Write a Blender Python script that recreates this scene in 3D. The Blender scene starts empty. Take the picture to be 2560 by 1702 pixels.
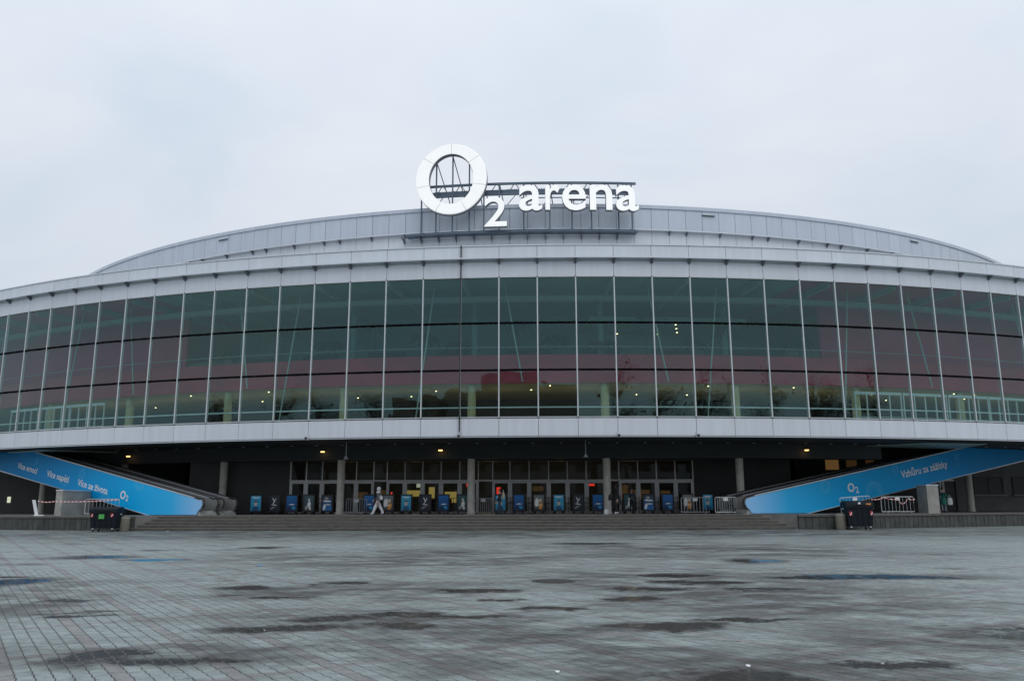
import bpy, bmesh, math, random
from mathutils import Vector, Matrix
random.seed(7)
D = bpy.data; SC = bpy.context.scene; COL = SC.collection
R_ = math.radians; sin, cos, pi = math.sin, math.cos, math.pi

# ------------------------------------------------------------------ camera
cam = D.cameras.new('camera'); cam.sensor_width = 36.0; cam.lens = 28.69; cam.clip_end = 3000; cam.clip_start = 0.1
co = D.objects.new('camera', cam); COL.objects.link(co)
PITCH, ROLL = 0.1978, 0.0027
co.matrix_world = Matrix.Translation((0, 0, 1.6)) @ Matrix.Rotation(pi/2 + PITCH, 4, 'X') @ Matrix.Rotation(-ROLL, 4, 'Z')
SC.camera = co

# ------------------------------------------------------------------ world: overcast sky
w = D.worlds.new('World'); SC.world = w; w.use_nodes = True
nt = w.node_tree; nt.nodes.clear(); N = nt.nodes.new; LK = nt.links.new
out = N('ShaderNodeOutputWorld'); bg = N('ShaderNodeBackground'); bg.inputs['Strength'].default_value = 0.1
LK(bg.outputs[0], out.inputs[0])
SUN_EL, SUN_AZ = R_(52), R_(150)          # azimuth clockwise from +Y: behind the viewer, to the right
sky = N('ShaderNodeTexSky'); sky.sky_type = 'NISHITA'; sky.sun_disc = False
sky.sun_elevation = SUN_EL; sky.sun_rotation = SUN_AZ; sky.air_density = 1.0; sky.dust_density = 1.0
tc = N('ShaderNodeTexCoord'); sep = N('ShaderNodeSeparateXYZ'); LK(tc.outputs['Generated'], sep.inputs[0])
grad = N('ShaderNodeMapRange'); grad.inputs[1].default_value = -0.05; grad.inputs[2].default_value = 1.0
grad.inputs[3].default_value = 6.3; grad.inputs[4].default_value = 10.0; LK(sep.outputs[2], grad.inputs[0])
mp = N('ShaderNodeMapping'); mp.inputs['Scale'].default_value = (1.0, 1.0, 2.2); LK(tc.outputs['Generated'], mp.inputs[0])
nz = N('ShaderNodeTexNoise'); nz.inputs['Scale'].default_value = 2.1; nz.inputs['Detail'].default_value = 4; nz.inputs['Roughness'].default_value = 0.5; nz.inputs['Distortion'].default_value = 0.4
LK(mp.outputs[0], nz.inputs['Vector'])
cr = N('ShaderNodeValToRGB'); LK(nz.outputs['Fac'], cr.inputs[0])
cr.color_ramp.elements[0].position = 0.32; cr.color_ramp.elements[0].color = (0.84, 0.95, 1.09, 1)
cr.color_ramp.elements[1].position = 0.70; cr.color_ramp.elements[1].color = (1.08, 1.12, 1.19, 1)
sc1 = N('ShaderNodeVectorMath'); sc1.operation = 'SCALE'; LK(cr.outputs[0], sc1.inputs[0]); LK(grad.outputs[0], sc1.inputs['Scale'])
mx = N('ShaderNodeMixRGB'); mx.inputs[0].default_value = 0.95; LK(sky.outputs[0], mx.inputs[1]); LK(sc1.outputs[0], mx.inputs[2])
LK(mx.outputs[0], bg.inputs[0])
# sun through cloud
sl = D.lights.new('sun', 'SUN'); sl.energy = 0.7; sl.angle = R_(40); sl.color = (1.0, 0.97, 0.93)
so = D.objects.new('sun', sl); COL.objects.link(so)
sd = Vector((sin(SUN_AZ)*cos(SUN_EL), cos(SUN_AZ)*cos(SUN_EL), sin(SUN_EL)))
so.rotation_euler = sd.to_track_quat('Z', 'Y').to_euler(); so.location = sd*80
SC.view_settings.view_transform = 'Standard'; SC.view_settings.look = 'None'; SC.view_settings.exposure = 0.0; SC.view_settings.gamma = 1.0
SC.render.engine = 'CYCLES'
SC.cycles.max_bounces = 8; SC.cycles.transparent_max_bounces = 12; SC.cycles.use_denoising = True
SC.cycles.sample_clamp_indirect = 4.0; SC.cycles.caustics_reflective = False; SC.cycles.caustics_refractive = False

# ------------------------------------------------------------------ helpers
def tag(o, label=None, cat=None, group=None, kind=None):
    if label: o['label'] = label
    if cat: o['category'] = cat
    if group: o['group'] = group
    if kind: o['kind'] = kind
    return o
def empty(name, loc=(0, 0, 0), rz=0.0):
    o = D.objects.new(name, None); COL.objects.link(o); o.location = loc; o.rotation_euler = (0, 0, rz); o.empty_display_size = 0.2
    return o
def link(name, me, mat=None, parent=None, loc=None, rz=None):
    o = D.objects.new(name, me); COL.objects.link(o)
    if mat is not None and len(me.materials) == 0: me.materials.append(mat)
    if parent is not None: o.parent = parent
    if loc is not None: o.location = loc
    if rz is not None: o.rotation_euler = (0, 0, rz)
    return o
class MB:
    def __init__(s): s.v = []; s.f = []; s.m = []; s.mi = 0
    def poly(s, pts, faces):
        b = len(s.v); s.v += [tuple(p) for p in pts]; s.f += [tuple(b+i for i in f) for f in faces]; s.m += [s.mi]*len(faces); return s
    def box(s, x0, x1, y0, y1, z0, z1):
        return s.poly([(x0,y0,z0),(x1,y0,z0),(x1,y1,z0),(x0,y1,z0),(x0,y0,z1),(x1,y0,z1),(x1,y1,z1),(x0,y1,z1)],
                      [(0,3,2,1),(4,5,6,7),(0,1,5,4),(1,2,6,5),(2,3,7,6),(3,0,4,7)])
    def prism(s, prof, y0, y1):           # profile in (x,z), extruded along y
        n = len(prof)
        return s.poly([(x,y0,z) for x,z in prof]+[(x,y1,z) for x,z in prof],
                      [tuple(range(n)), tuple(range(2*n-1, n-1, -1))]+[(i, i+n, (i+1)%n+n, (i+1)%n) for i in range(n)])
    def slab(s, pts, z0, z1):             # outline in (x,y), extruded along z
        n = len(pts)
        return s.poly([(x,y,z0) for x,y in pts]+[(x,y,z1) for x,y in pts],
                      [tuple(range(n-1,-1,-1)), tuple(range(n, 2*n))]+[(i, (i+1)%n, (i+1)%n+n, i+n) for i in range(n)])
    def tube(s, path, r, n=8, caps=True, r2=None):
        P = [Vector(p) for p in path]; k = len(P); b = len(s.v); up = Vector((0,0,1)); pts = []
        for i, p in enumerate(P):
            d = (P[min(i+1,k-1)]-P[max(i-1,0)]).normalized()
            u = d.cross(up); u = u.normalized() if u.length > 1e-4 else Vector((1,0,0)); v = u.cross(d)
            rr = r if r2 is None else r+(r2-r)*i/(k-1)
            pts += [p+u*rr*cos(2*pi*j/n)+v*rr*sin(2*pi*j/n) for j in range(n)]
        fs = [(i*n+j, i*n+(j+1)%n, (i+1)*n+(j+1)%n, (i+1)*n+j) for i in range(k-1) for j in range(n)]
        if caps: fs += [tuple(range(n-1,-1,-1)), tuple(range((k-1)*n, k*n))]
        return s.poly(pts, fs)
    def lathe(s, prof, n=16, c=(0,0)):
        k = len(prof); pts = [(c[0]+r*cos(2*pi*j/n), c[1]+r*sin(2*pi*j/n), z) for r, z in prof for j in range(n)]
        fs = [(i*n+j, i*n+(j+1)%n, (i+1)*n+(j+1)%n, (i+1)*n+j) for i in range(k-1) for j in range(n)]
        fs += [tuple(range(n-1,-1,-1)), tuple(range((k-1)*n, k*n))]
        return s.poly(pts, fs)
    def sphere(s, c, r, n=10, m=6, sz=1.0):
        return s.lathe([(max(1e-3, r*sin(pi*i/m)), c[2]-r*sz*cos(pi*i/m)) for i in range(m+1)], n, (c[0], c[1]))
    def mesh(s, name, mats=(), smooth=False):
        me = D.meshes.new(name); me.from_pydata(s.v, [], s.f)
        for mt in (mats if isinstance(mats, (list, tuple)) else [mats]): me.materials.append(mt)
        if any(s.m): me.polygons.foreach_set('material_index', s.m)
        if smooth:
            me.polygons.foreach_set('use_smooth', [True]*len(me.polygons))
            try: me.set_sharp_from_angle(angle=R_(40))
            except Exception: pass
        me.update(); return me
    def build(s, name, mat, parent=None, loc=None, rz=None, smooth=False):
        return link(name, s.mesh(name, mat, smooth), None, parent, loc, rz)

# ------------------------------------------------------------------ materials
def new_mat(name):
    m = D.materials.new(name); m.use_nodes = True; t = m.node_tree; t.nodes.clear()
    o = t.nodes.new('ShaderNodeOutputMaterial'); return m, t, o
def pmat(name, col, rough=0.5, metal=0.0, var=0.08, scale=3.0, objvar=0.0, bump=0.0, spec=0.5, emit=None, es=0.0, streak=0.0):
    m, t, o = new_mat(name); n = t.nodes.new; L = t.links.new
    p = n('ShaderNodeBsdfPrincipled'); L(p.outputs[0], o.inputs[0])
    p.inputs['Roughness'].default_value = rough; p.inputs['Metallic'].default_value = metal; p.inputs['Specular IOR Level'].default_value = spec
    g = n('ShaderNodeNewGeometry'); nz = n('ShaderNodeTexNoise'); nz.inputs['Scale'].default_value = scale; nz.inputs['Detail'].default_value = 6
    mpn = n('ShaderNodeMapping'); L(g.outputs['Position'], mpn.inputs[0]); L(mpn.outputs[0], nz.inputs['Vector'])
    if streak: mpn.inputs['Scale'].default_value = (1, 1, streak)
    mr = n('ShaderNodeMapRange'); mr.inputs[1].default_value = 0.25; mr.inputs[2].default_value = 0.75; mr.inputs[3].default_value = 1-var; mr.inputs[4].default_value = 1+var
    L(nz.outputs['Fac'], mr.inputs[0]); val = mr.outputs[0]
    if objvar:
        oi = n('ShaderNodeObjectInfo'); m2 = n('ShaderNodeMapRange'); m2.inputs[3].default_value = 1-objvar; m2.inputs[4].default_value = 1+objvar
        L(oi.outputs['Random'], m2.inputs[0]); mm = n('ShaderNodeMath'); mm.operation = 'MULTIPLY'; L(val, mm.inputs[0]); L(m2.outputs[0], mm.inputs[1]); val = mm.outputs[0]
    vs = n('ShaderNodeVectorMath'); vs.operation = 'SCALE'; vs.inputs[0].default_value = col[:3]; L(val, vs.inputs['Scale']); L(vs.outputs[0], p.inputs['Base Color'])
    if bump:
        b = n('ShaderNodeBump'); b.inputs['Strength'].default_value = bump; b.inputs['Distance'].default_value = 0.02; L(nz.outputs['Fac'], b.inputs['Height']); L(b.outputs[0], p.inputs['Normal'])
    if emit:
        p.inputs['Emission Color'].default_value = (*emit, 1); p.inputs['Emission Strength'].default_value = es
    return m
def glass_mat(name, tint, refl, base=0.07, k=1.5, wav=0.0):
    m, t, o = new_mat(name); n = t.nodes.new; L = t.links.new
    tr = n('ShaderNodeBsdfTransparent'); tr.inputs[0].default_value = (*tint, 1)
    gl = n('ShaderNodeBsdfGlossy'); gl.inputs['Roughness'].default_value = 0.0; gl.inputs[0].default_value = (*refl, 1)
    fr = n('ShaderNodeFresnel'); fr.inputs[0].default_value = 1.5
    ma = n('ShaderNodeMath'); ma.operation = 'MULTIPLY_ADD'; ma.inputs[1].default_value = k; ma.inputs[2].default_value = base; ma.use_clamp = True
    bf = n('ShaderNodeNewGeometry'); im = n('ShaderNodeMath'); im.operation = 'SUBTRACT'; im.inputs[0].default_value = 1.0; L(bf.outputs['Backfacing'], im.inputs[1]); mu = n('ShaderNodeMath'); mu.operation = 'MULTIPLY'; L(ma.outputs[0], mu.inputs[0]); L(im.outputs[0], mu.inputs[1])
    L(fr.outputs[0], ma.inputs[0]); mxs = n('ShaderNodeMixShader'); L(mu.outputs[0], mxs.inputs[0]); L(tr.outputs[0], mxs.inputs[1]); L(gl.outputs[0], mxs.inputs[2]); L(mxs.outputs[0], o.inputs[0])
    if wav:
        g = n('ShaderNodeNewGeometry'); nz = n('ShaderNodeTexNoise'); nz.inputs['Scale'].default_value = 0.55; nz.inputs['Detail'].default_value = 2; L(g.outputs['Position'], nz.inputs['Vector'])
        b = n('ShaderNodeBump'); b.inputs['Strength'].default_value = 1.0; b.inputs['Distance'].default_value = wav; L(nz.outputs['Fac'], b.inputs['Height']); L(b.outputs[0], gl.inputs['Normal'])
    return m
def emat(name, col, s):
    m, t, o = new_mat(name); e = t.nodes.new('ShaderNodeEmission'); e.inputs[0].default_value = (*col, 1); e.inputs[1].default_value = s; t.links.new(e.outputs[0], o.inputs[0]); return m

M = {}
M['panel'] = pmat('white_aluminium_panel', (0.655, 0.695, 0.755), 0.40, 0.0, 0.06, 2.6, 0.03, streak=0.07)
M['drum'] = pmat('grey_aluminium_panel', (0.52, 0.575, 0.655), 0.42, 0.0, 0.06, 2.2, 0.04, streak=0.07)
M['brackm'] = pmat('grey_bracket_paint', (0.13, 0.145, 0.17), 0.6, 0, 0.1, 2.0)
M['roofm'] = pmat('pale_roof_membrane', (0.45, 0.46, 0.47), 0.8, 0, 0.15, 0.8)
M['trim'] = pmat('light_metal_trim', (0.62, 0.66, 0.70), 0.35, 0.3, 0.04, 2.0)
M['mull'] = pmat('anodised_mullion', (0.58, 0.62, 0.64), 0.35, 0.2, 0.03, 2.0)
M['darkm'] = pmat('dark_steel', (0.055, 0.065, 0.08), 0.5, 0.3, 0.15, 2.0)
M['signsteel'] = pmat('painted_sign_steel', (0.11, 0.15, 0.20), 0.5, 0.2, 0.12, 2.0)
M['black'] = pmat('black_paint', (0.018, 0.018, 0.02), 0.5, 0.0, 0.2, 4.0)
M['joint'] = pmat('dark_joint_backing', (0.05, 0.055, 0.065), 0.8, 0, 0.1, 2.0)
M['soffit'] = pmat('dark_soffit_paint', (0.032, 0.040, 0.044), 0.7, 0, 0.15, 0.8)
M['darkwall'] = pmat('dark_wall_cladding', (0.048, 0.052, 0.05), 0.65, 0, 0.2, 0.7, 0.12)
M['greywall'] = pmat('grey_concrete_wall', (0.16, 0.165, 0.16), 0.8, 0, 0.2, 0.9, bump=0.1)
M['concrete'] = pmat('weathered_concrete', (0.34, 0.335, 0.31), 0.85, 0, 0.22, 1.6, bump=0.15)
M['colconc'] = pmat('column_concrete', (0.62, 0.60, 0.54), 0.8, 0, 0.15, 2.2, bump=0.1)
M['darkconc'] = pmat('damp_dark_concrete', (0.06, 0.066, 0.06), 0.75, 0, 0.35, 1.8, 0.15, bump=0.2)
M['step'] = pmat('damp_granite_step', (0.095, 0.088, 0.077), 0.6, 0, 0.3, 2.4, 0.06, bump=0.1)
M['nosing'] = pmat('pale_worn_nosing', (0.21, 0.205, 0.19), 0.5, 0, 0.25, 3.0)
M['terrace'] = pmat('terrace_stone', (0.17, 0.165, 0.155), 0.5, 0, 0.25, 1.5)
M['glass'] = glass_mat('green_tinted_facade_glass', (0.80, 0.90, 0.885), (0.50, 0.80, 0.80), 0.040, 1.12, 0.007)
M['dglass'] = glass_mat('clear_door_glass', (0.62, 0.66, 0.66), (0.9, 0.95, 1.0), 0.02, 1.2, 0.002)
M['frame'] = pmat('grey_door_frame', (0.72, 0.73, 0.73), 0.45, 0.1, 0.06, 3.0)
M['red'] = pmat('deep_red_paint', (0.48, 0.03, 0.075), 0.6, 0, 0.25, 0.5)
M['maroon'] = pmat('maroon_wall_paint', (0.52, 0.05, 0.14), 0.7, 0, 0.15, 0.4)
M['teal'] = pmat('grey_green_wall', (0.17, 0.30, 0.29), 0.8, 0, 0.15, 0.4)
M['inceil'] = pmat('ochre_lobby_ceiling', (0.52, 0.45, 0.29), 0.8, 0, 0.1, 0.5)
M['infloor'] = pmat('lobby_floor', (0.30, 0.27, 0.22), 0.4, 0, 0.15, 1.0)
M['incol'] = pmat('cream_column', (0.58, 0.50, 0.28), 0.6, 0, 0.1, 1.0)
M['white'] = pmat('white_paint', (0.78, 0.79, 0.80), 0.45, 0, 0.05, 2.0)
M['letter'] = pmat('white_acrylic_letter', (0.84, 0.85, 0.84), 0.35, 0, 0.03, 1.0, emit=(1.0, 1.0, 0.97), es=0.36)
M['lside'] = pmat('letter_return_metal', (0.26, 0.28, 0.31), 0.5, 0.2, 0.08, 2.0)
M['galv'] = pmat('galvanised_steel', (0.55, 0.57, 0.58), 0.42, 0.5, 0.12, 6.0)
M['brushed'] = pmat('brushed_steel_cladding', (0.36, 0.37, 0.36), 0.38, 0.5, 0.12, 1.2)
M['rubber'] = pmat('black_rubber', (0.02, 0.02, 0.022), 0.55, 0, 0.15, 6.0)
M['binplast'] = pmat('navy_black_plastic', (0.008, 0.013, 0.020), 0.55, 0, 0.2, 4.0, spec=0.25)
M['binstone'] = pmat('exposed_aggregate', (0.20, 0.185, 0.15), 0.9, 0, 0.45, 22.0, bump=0.4)
M['green'] = pmat('green_sticker', (0.09, 0.42, 0.10), 0.5)
M['redp'] = pmat('signal_red', (0.55, 0.05, 0.06), 0.5, 0, 0.1, 3.0)
M['orange'] = pmat('orange_sticker', (0.70, 0.26, 0.06), 0.5)
M['lamp'] = emat('warm_lamp', (1.0, 0.55, 0.16), 4.5)
M['down'] = emat('ceiling_downlight', (1.0, 0.80, 0.40), 7.0)
M['warmwin'] = emat('warm_lit_room', (0.80, 0.42, 0.14), 0.11)
M['dimwin'] = emat('dim_lit_room', (0.80, 0.42, 0.16), 0.035)
M['kiosk'] = emat('yellow_lit_kiosk', (0.90, 0.62, 0.16), 0.55)
M['neon'] = emat('red_neon', (1.0, 0.05, 0.03), 1.6)
M['coolwin'] = emat('pale_lit_room', (0.9, 0.95, 0.7), 0.7)

# ------------------------------------------------------------------ plaza
TN = (0.829, 0.559); TT = (0.559, -0.829)      # across and along the paver rows
ROW, BLK = 0.154, 0.20
# hollows that stay soaked and dark, hollows with standing water, and broad damp patches, the last painting overhang shade before the steps: (x, y, rx, ry)
PUD = [(-4.53,9.37,.5,.5),(-3.1,11.23,.8,.30),(-2.46,12.17,.66,.26),(-1.62,12.71,.4,.32),(-5.16,16.55,.66,.32),(-.77,16.06,.8,.30),(-.35,14.53,.34,.22),(.58,13.27,.36,.22),(2.51,16.27,.58,.36),
       (2.18,14.61,.42,.32),(2.0,11.4,.8,.34),(3.2,12.0,.7,.14),(2.07,8.0,.75,.5),(-7.76,14.53,.34,.22),(-6.4,12.66,.4,.12),(-9.5,32.2,.6,.7),(3.3,34.8,1.4,.6),(-.89,12.46,.8,.16),(3.92,8.76,.6,.2),
       (-1.5,11.5,.5,.3),(-3.5,9.0,.75,.16),(-4.2,15.0,.5,.2),(-3.6,17.6,.5,.3),(4.0,17.6,.8,.35),(4.9,16.2,.6,.22),(3.6,19.3,.8,.4),(-12.2,19.4,1.1,.2)]
WAT = [(7.68,18.74,1.7,.42),(6.8,24.2,.55,.7),(-13.3,26.6,.8,.6),(-10.65,18.12,.5,.6),(6.4,10.6,.6,.4),(-10.6,25.2,.7,.3)]
DMP_SHADE = [(.4,10.3,2.2,1.7),(1.9,8.3,2.6,1.3),(4.4,14.6,2.8,2.6),(-1.2,12.4,2.6,1.0),(-3.2,9.5,2.2,.8),(5.6,10.2,2.0,1.2),(3.5,18.5,3.2,2.6),(-2.8,16.2,2.6,1.4),(-8.5,14.5,1.2,2.6),(-3.0,26,5.0,4.0),(6,30,6,5),(0,48,30,7)]
def paving_material():
    m, t, o = new_mat('damp_concrete_pavers'); n = t.nodes.new; L = t.links.new
    p = n('ShaderNodeBsdfPrincipled'); L(p.outputs[0], o.inputs[0])
    g = n('ShaderNodeNewGeometry'); pos = g.outputs['Position']
    def math_(op, a, b=None, c=None, clamp=False):
        x = n('ShaderNodeMath'); x.operation = op; x.use_clamp = clamp
        for i, v in enumerate((a, b, c)):
            if v is None: continue
            if isinstance(v, (int, float)): x.inputs[i].default_value = v
            else: L(v, x.inputs[i])
        return x.outputs[0]
    def dot(v):
        x = n('ShaderNodeVectorMath'); x.operation = 'DOT_PRODUCT'; L(pos, x.inputs[0]); x.inputs[1].default_value = v; return x.outputs['Value']
    def noise(sc, det=4, rough=.5, vec=None):
        x = n('ShaderNodeTexNoise'); x.inputs['Scale'].default_value = sc; x.inputs['Detail'].default_value = det; x.inputs['Roughness'].default_value = rough
        L(vec or pos, x.inputs['Vector']); return x
    def sstep(v, a, b, lo=0.0, hi=1.0):
        x = n('ShaderNodeMapRange'); x.interpolation_type = 'SMOOTHSTEP'; x.inputs[1].default_value = a; x.inputs[2].default_value = b; x.inputs[3].default_value = lo; x.inputs[4].default_value = hi; L(v, x.inputs[0]); return x.outputs[0]
    nn = dot((*TN, 0)); tt = dot((*TT, 0))
    row = math_('FLOOR', math_('DIVIDE', math_('ADD', nn, -1.45), ROW))
    band = math_('LESS_THAN', math_('FLOORED_MODULO', row, 6.0), 0.5)
    half = math_('MULTIPLY', math_('FLOORED_MODULO', row, 2.0), 0.5)
    blk = math_('FLOOR', math_('ADD', math_('DIVIDE', tt, BLK), half))
    cross = math_('LESS_THAN', math_('FLOORED_MODULO', math_('FLOOR', math_('DIVIDE', math_('ADD', tt, 5.95), BLK)), 12.0), 0.5)
    red = math_('MAXIMUM', band, cross)
    cv = n('ShaderNodeCombineXYZ'); L(row, cv.inputs[0]); L(blk, cv.inputs[1])
    wn = n('ShaderNodeTexWhiteNoise'); wn.noise_dimensions = '3D'; L(cv.outputs[0], wn.inputs[0])
    mixc = n('ShaderNodeMixRGB'); mixc.inputs[1].default_value = (0.275, 0.322, 0.316, 1); mixc.inputs[2].default_value = (0.252, 0.256, 0.258, 1); L(red, mixc.inputs[0])
    # puddles: hollows of their own shape in the paving
    warp = noise(0.8, 9, .72); wv = n('ShaderNodeVectorMath'); wv.operation = 'MULTIPLY_ADD'; L(warp.outputs['Color'], wv.inputs[0]); wv.inputs[1].default_value = (2.6, 2.0, 0); 
    wv2 = n('ShaderNodeVectorMath'); wv2.operation = 'ADD'; wv2.inputs[1].default_value = (-1.3, -1.0, 0); L(pos, wv2.inputs[0]); L(wv2.outputs[0], wv.inputs[2])
    def nearest(lst, k=1.0):
      best = None
      for (x, y, rx, ry) in lst:
        mpn = n('ShaderNodeMapping'); mpn.vector_type = 'TEXTURE'; mpn.inputs['Location'].default_value = (x, y, 0); mpn.inputs['Scale'].default_value = (rx*1.25, ry*1.35, 1000.0); L(wv.outputs[0], mpn.inputs[0])
        ln = n('ShaderNodeVectorMath'); ln.operation = 'LENGTH'; L(mpn.outputs[0], ln.inputs[0])
        best = ln.outputs['Value'] if best is None else math_('MINIMUM', best, ln.outputs['Value'])
      return best
    best, wet, dmp_shade = nearest(PUD), nearest(WAT), nearest(DMP_SHADE)
    squ = n('ShaderNodeMapping'); squ.inputs['Scale'].default_value = (.55, 1.0, 1.0); squ.inputs['Rotation'].default_value = (0, 0, R_(-12)); L(pos, squ.inputs[0])
    big = noise(0.5, 8, .66, squ.outputs[0]); fine = noise(1.7, 6, .66, squ.outputs[0]); speck = noise(38.0, 4, .7)
    mott2 = noise(3.5, 5, .7, squ.outputs[0])
    stain = math_('MAXIMUM', sstep(best, 1.45, 0.65), sstep(math_('MULTIPLY_ADD', mott2.outputs['Fac'], .3, big.outputs['Fac']), 0.735, 0.83))
    water = sstep(wet, 1.12, 0.86)
    dn = math_('MULTIPLY_ADD', fine.outputs['Fac'], 0.55, math_('MULTIPLY', big.outputs['Fac'], 0.55))
    damp_shade = math_('MULTIPLY', sstep(dmp_shade, 1.7, 0.3), sstep(dn, 0.42, 0.64))
    damp_shade = math_('MAXIMUM', damp_shade, math_('MULTIPLY', sstep(dn, 0.56, 0.74), 0.8))
    damp_shade = math_('MAXIMUM', damp_shade, math_('MULTIPLY', sstep(wet, 2.0, 1.0), 0.8))
    pudall = water
    # albedo
    mott = noise(7.0, 5, .7, squ.outputs[0])
    k1 = math_('MULTIPLY', math_('MULTIPLY_ADD', wn.outputs[0], 0.15, 0.92), sstep(mott.outputs['Fac'], .33, .62, .72, 1.08))
    k2 = math_('MULTIPLY', k1, sstep(speck.outputs['Fac'], 0.25, 0.75, 0.78, 1.18))
    k3 = k2; soft = math_('MAXIMUM', math_('MULTIPLY', damp_shade, 0.86), math_('MAXIMUM', stain, math_('MULTIPLY', water, .85)))
    k4 = k3
    stn = n('ShaderNodeMixRGB'); stn.blend_type = 'MULTIPLY'; L(soft, stn.inputs[0]); L(mixc.outputs[0], stn.inputs[1]); stn.inputs[2].default_value = (.125, .095, .088, 1)
    vs = n('ShaderNodeVectorMath'); vs.operation = 'SCALE'; L(stn.outputs[0], vs.inputs[0]); L(k4, vs.inputs['Scale']); L(vs.outputs[0], p.inputs['Base Color'])
    r1 = math_('MULTIPLY_ADD', soft, -0.16, 0.60); r2 = math_('MULTIPLY_ADD', speck.outputs['Fac'], 0.12, r1)
    r3 = n('ShaderNodeMix'); L(sstep(best, 1.0, 0.5), r3.inputs[0]); L(r2, r3.inputs[2]); r3.inputs[3].default_value = 0.10
    rr = n('ShaderNodeMix'); L(pudall, rr.inputs[0]); L(r3.outputs[0], rr.inputs[2]); rr.inputs[3].default_value = 0.06; L(rr.outputs[0], p.inputs['Roughness'])
    b = n('ShaderNodeBump'); b.inputs['Distance'].default_value = 0.004; L(speck.outputs['Fac'], b.inputs['Height'])
    L(math_('MULTIPLY_ADD', pudall, -0.5, 0.5), b.inputs['Strength']); L(b.outputs[0], p.inputs['Normal'])
    p.inputs['Specular IOR Level'].default_value = 0.32
    return m
M['paving'] = paving_material()
M['bed'] = pmat('dark_joint_sand', (0.06, 0.06, 0.057), 0.9, 0, 0.3, 8.0)
ground = MB().poly([(-420,-420,-.006),(420,-420,-.006),(420,420,-.006),(-420,420,-.006)], [(0,1,2,3)]).build('plaza', M['paving'])
tag(ground, 'grey block-paved plaza with reddish bands and puddles', 'plaza', kind='structure')
MB().poly([(-9.0,5.8,-.0035),(9.0,5.8,-.0035),(19.2,21.4,-.0035),(-19.2,21.4,-.0035)], [(0,1,2,3)]).build('joint_bed', M['bed'], ground)
w1, w2, gp = ROW/2+.004, ROW/2-.004, .0055
BP = [(-.1,-w1),(-.062,-w1),(-.045,-w2),(.045,-w2),(.062,-w1),(.1,-w1),(.1,w1),(.062,w1),(.045,w2),(-.045,w2),(-.062,w1),(-.1,w1)]
def shrink(pts, d): return [(x-math.copysign(d*.3, x), y-math.copysign(d, y)) for x, y in pts]
def block_mesh(bev):
    b = MB(); P0 = shrink(BP, gp); P1 = shrink(BP, gp+.004)
    n = 12; pts = [(x,y,-.03) for x,y in P0]+[(x,y,-.004) for x,y in P0]+[(x,y,0) for x,y in P1]
    fs = [tuple(range(2*n,3*n))]
    for k in range(2): fs += [(k*n+i, k*n+(i+1)%n, (k+1)*n+(i+1)%n, (k+1)*n+i) for i in range(n)]
    b.poly(pts, fs); return b
blocks = []
for r in range(-60, 190):
    cn = 1.45+(r+.5)*ROW
    sh = .5*(r % 2)
    for k in range(-155, 40):
        ct = (k+.5-sh)*BLK
        x, y = TN[0]*cn+TT[0]*ct, TN[1]*cn+TT[1]*ct
        if 5.6 < y < 21.8 and abs(x) < 0.66*y+5.6: blocks.append((y, x, r, k))
ang_b = math.atan2(TT[1], TT[0])
near = sorted([b for b in blocks if b[0] > 7.75 and abs(b[1]) < .628*b[0]], key=lambda b: b[0])[:300]
nearset = {(b[2], b[3]) for b in near}
bm_near = block_mesh(True).mesh('paver', M['paving'])
tmpl = block_mesh(True)
gv, gf = [], []
ca, sa = cos(ang_b), sin(ang_b)
for (y, x, r, k) in blocks:
    dz = random.uniform(-.0022, .0022); tx, ty = random.uniform(-.008,.008), random.uniform(-.008,.008)
    if (r, k) in nearset:
        o = link('paver', bm_near, None, ground, (x, y, dz)); o.rotation_euler = (tx, ty, ang_b); continue
    b0 = len(gv)
    for (px, py, pz) in tmpl.v[12:]:
        gv.append((x+px*ca-py*sa, y+px*sa+py*ca, pz+dz+px*-ty+py*tx))
    gf += [tuple(b0+i-12 for i in f) for f in tmpl.f if min(f) >= 12]
me = D.meshes.new('paving'); me.from_pydata(gv, [], gf); me.materials.append(M['paving']); me.update()
tag(link('paving', me, None, ground), kind='stuff')

# ------------------------------------------------------------------ terrace, steps, retaining walls
TZ = 0.92
terr = MB().slab([(-23.0,54.85),(15.9,54.85),(18.2,53.0),(20.6,52.85),(37.4,60.2),(70,72),(70,90),(-75,90),(-75,72),(-36.0,56.7),(-24.6,53.6)], -.01, TZ).build('terrace', M['terrace'])
tag(terr, 'raised stone terrace floor in front of the doors', 'terrace', kind='structure')
steps = empty('entrance_steps', (0, 53.2, 0)); tag(steps, 'wide flight of worn stone steps up to the doors', 'steps', kind='structure')
NS = 5
for i in range(NS):
    f = i/NS; y0 = 53.2+.34*i; z0, z1 = TZ/NS*i, TZ/NS*(i+1)
    xl, xr = -24.3+1.5*f, 18.0-2.0*f
    cuts = [xl+(xr-xl)*q/16 for q in range(17)]
    st = MB().box(xl, xr, y0-53.2+.30, 2.0, z0+(.001 if i else 0), z1-.004).build('step', M['darkconc'], steps)
    for q in range(16):
        a, b = cuts[q]+.006, cuts[q+1]-.006
        MB().box(a, b, y0-53.2, y0-53.2+.36 if i < NS-1 else 1.66, z0+.02, z1).build('step_slab', M['step'], st)
    MB().box(xl+.01, xr-.01, y0-53.2-.004, y0-53.2+.05, z1-.028, z1+.003).build('nosing', M['nosing'], st)
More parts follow.
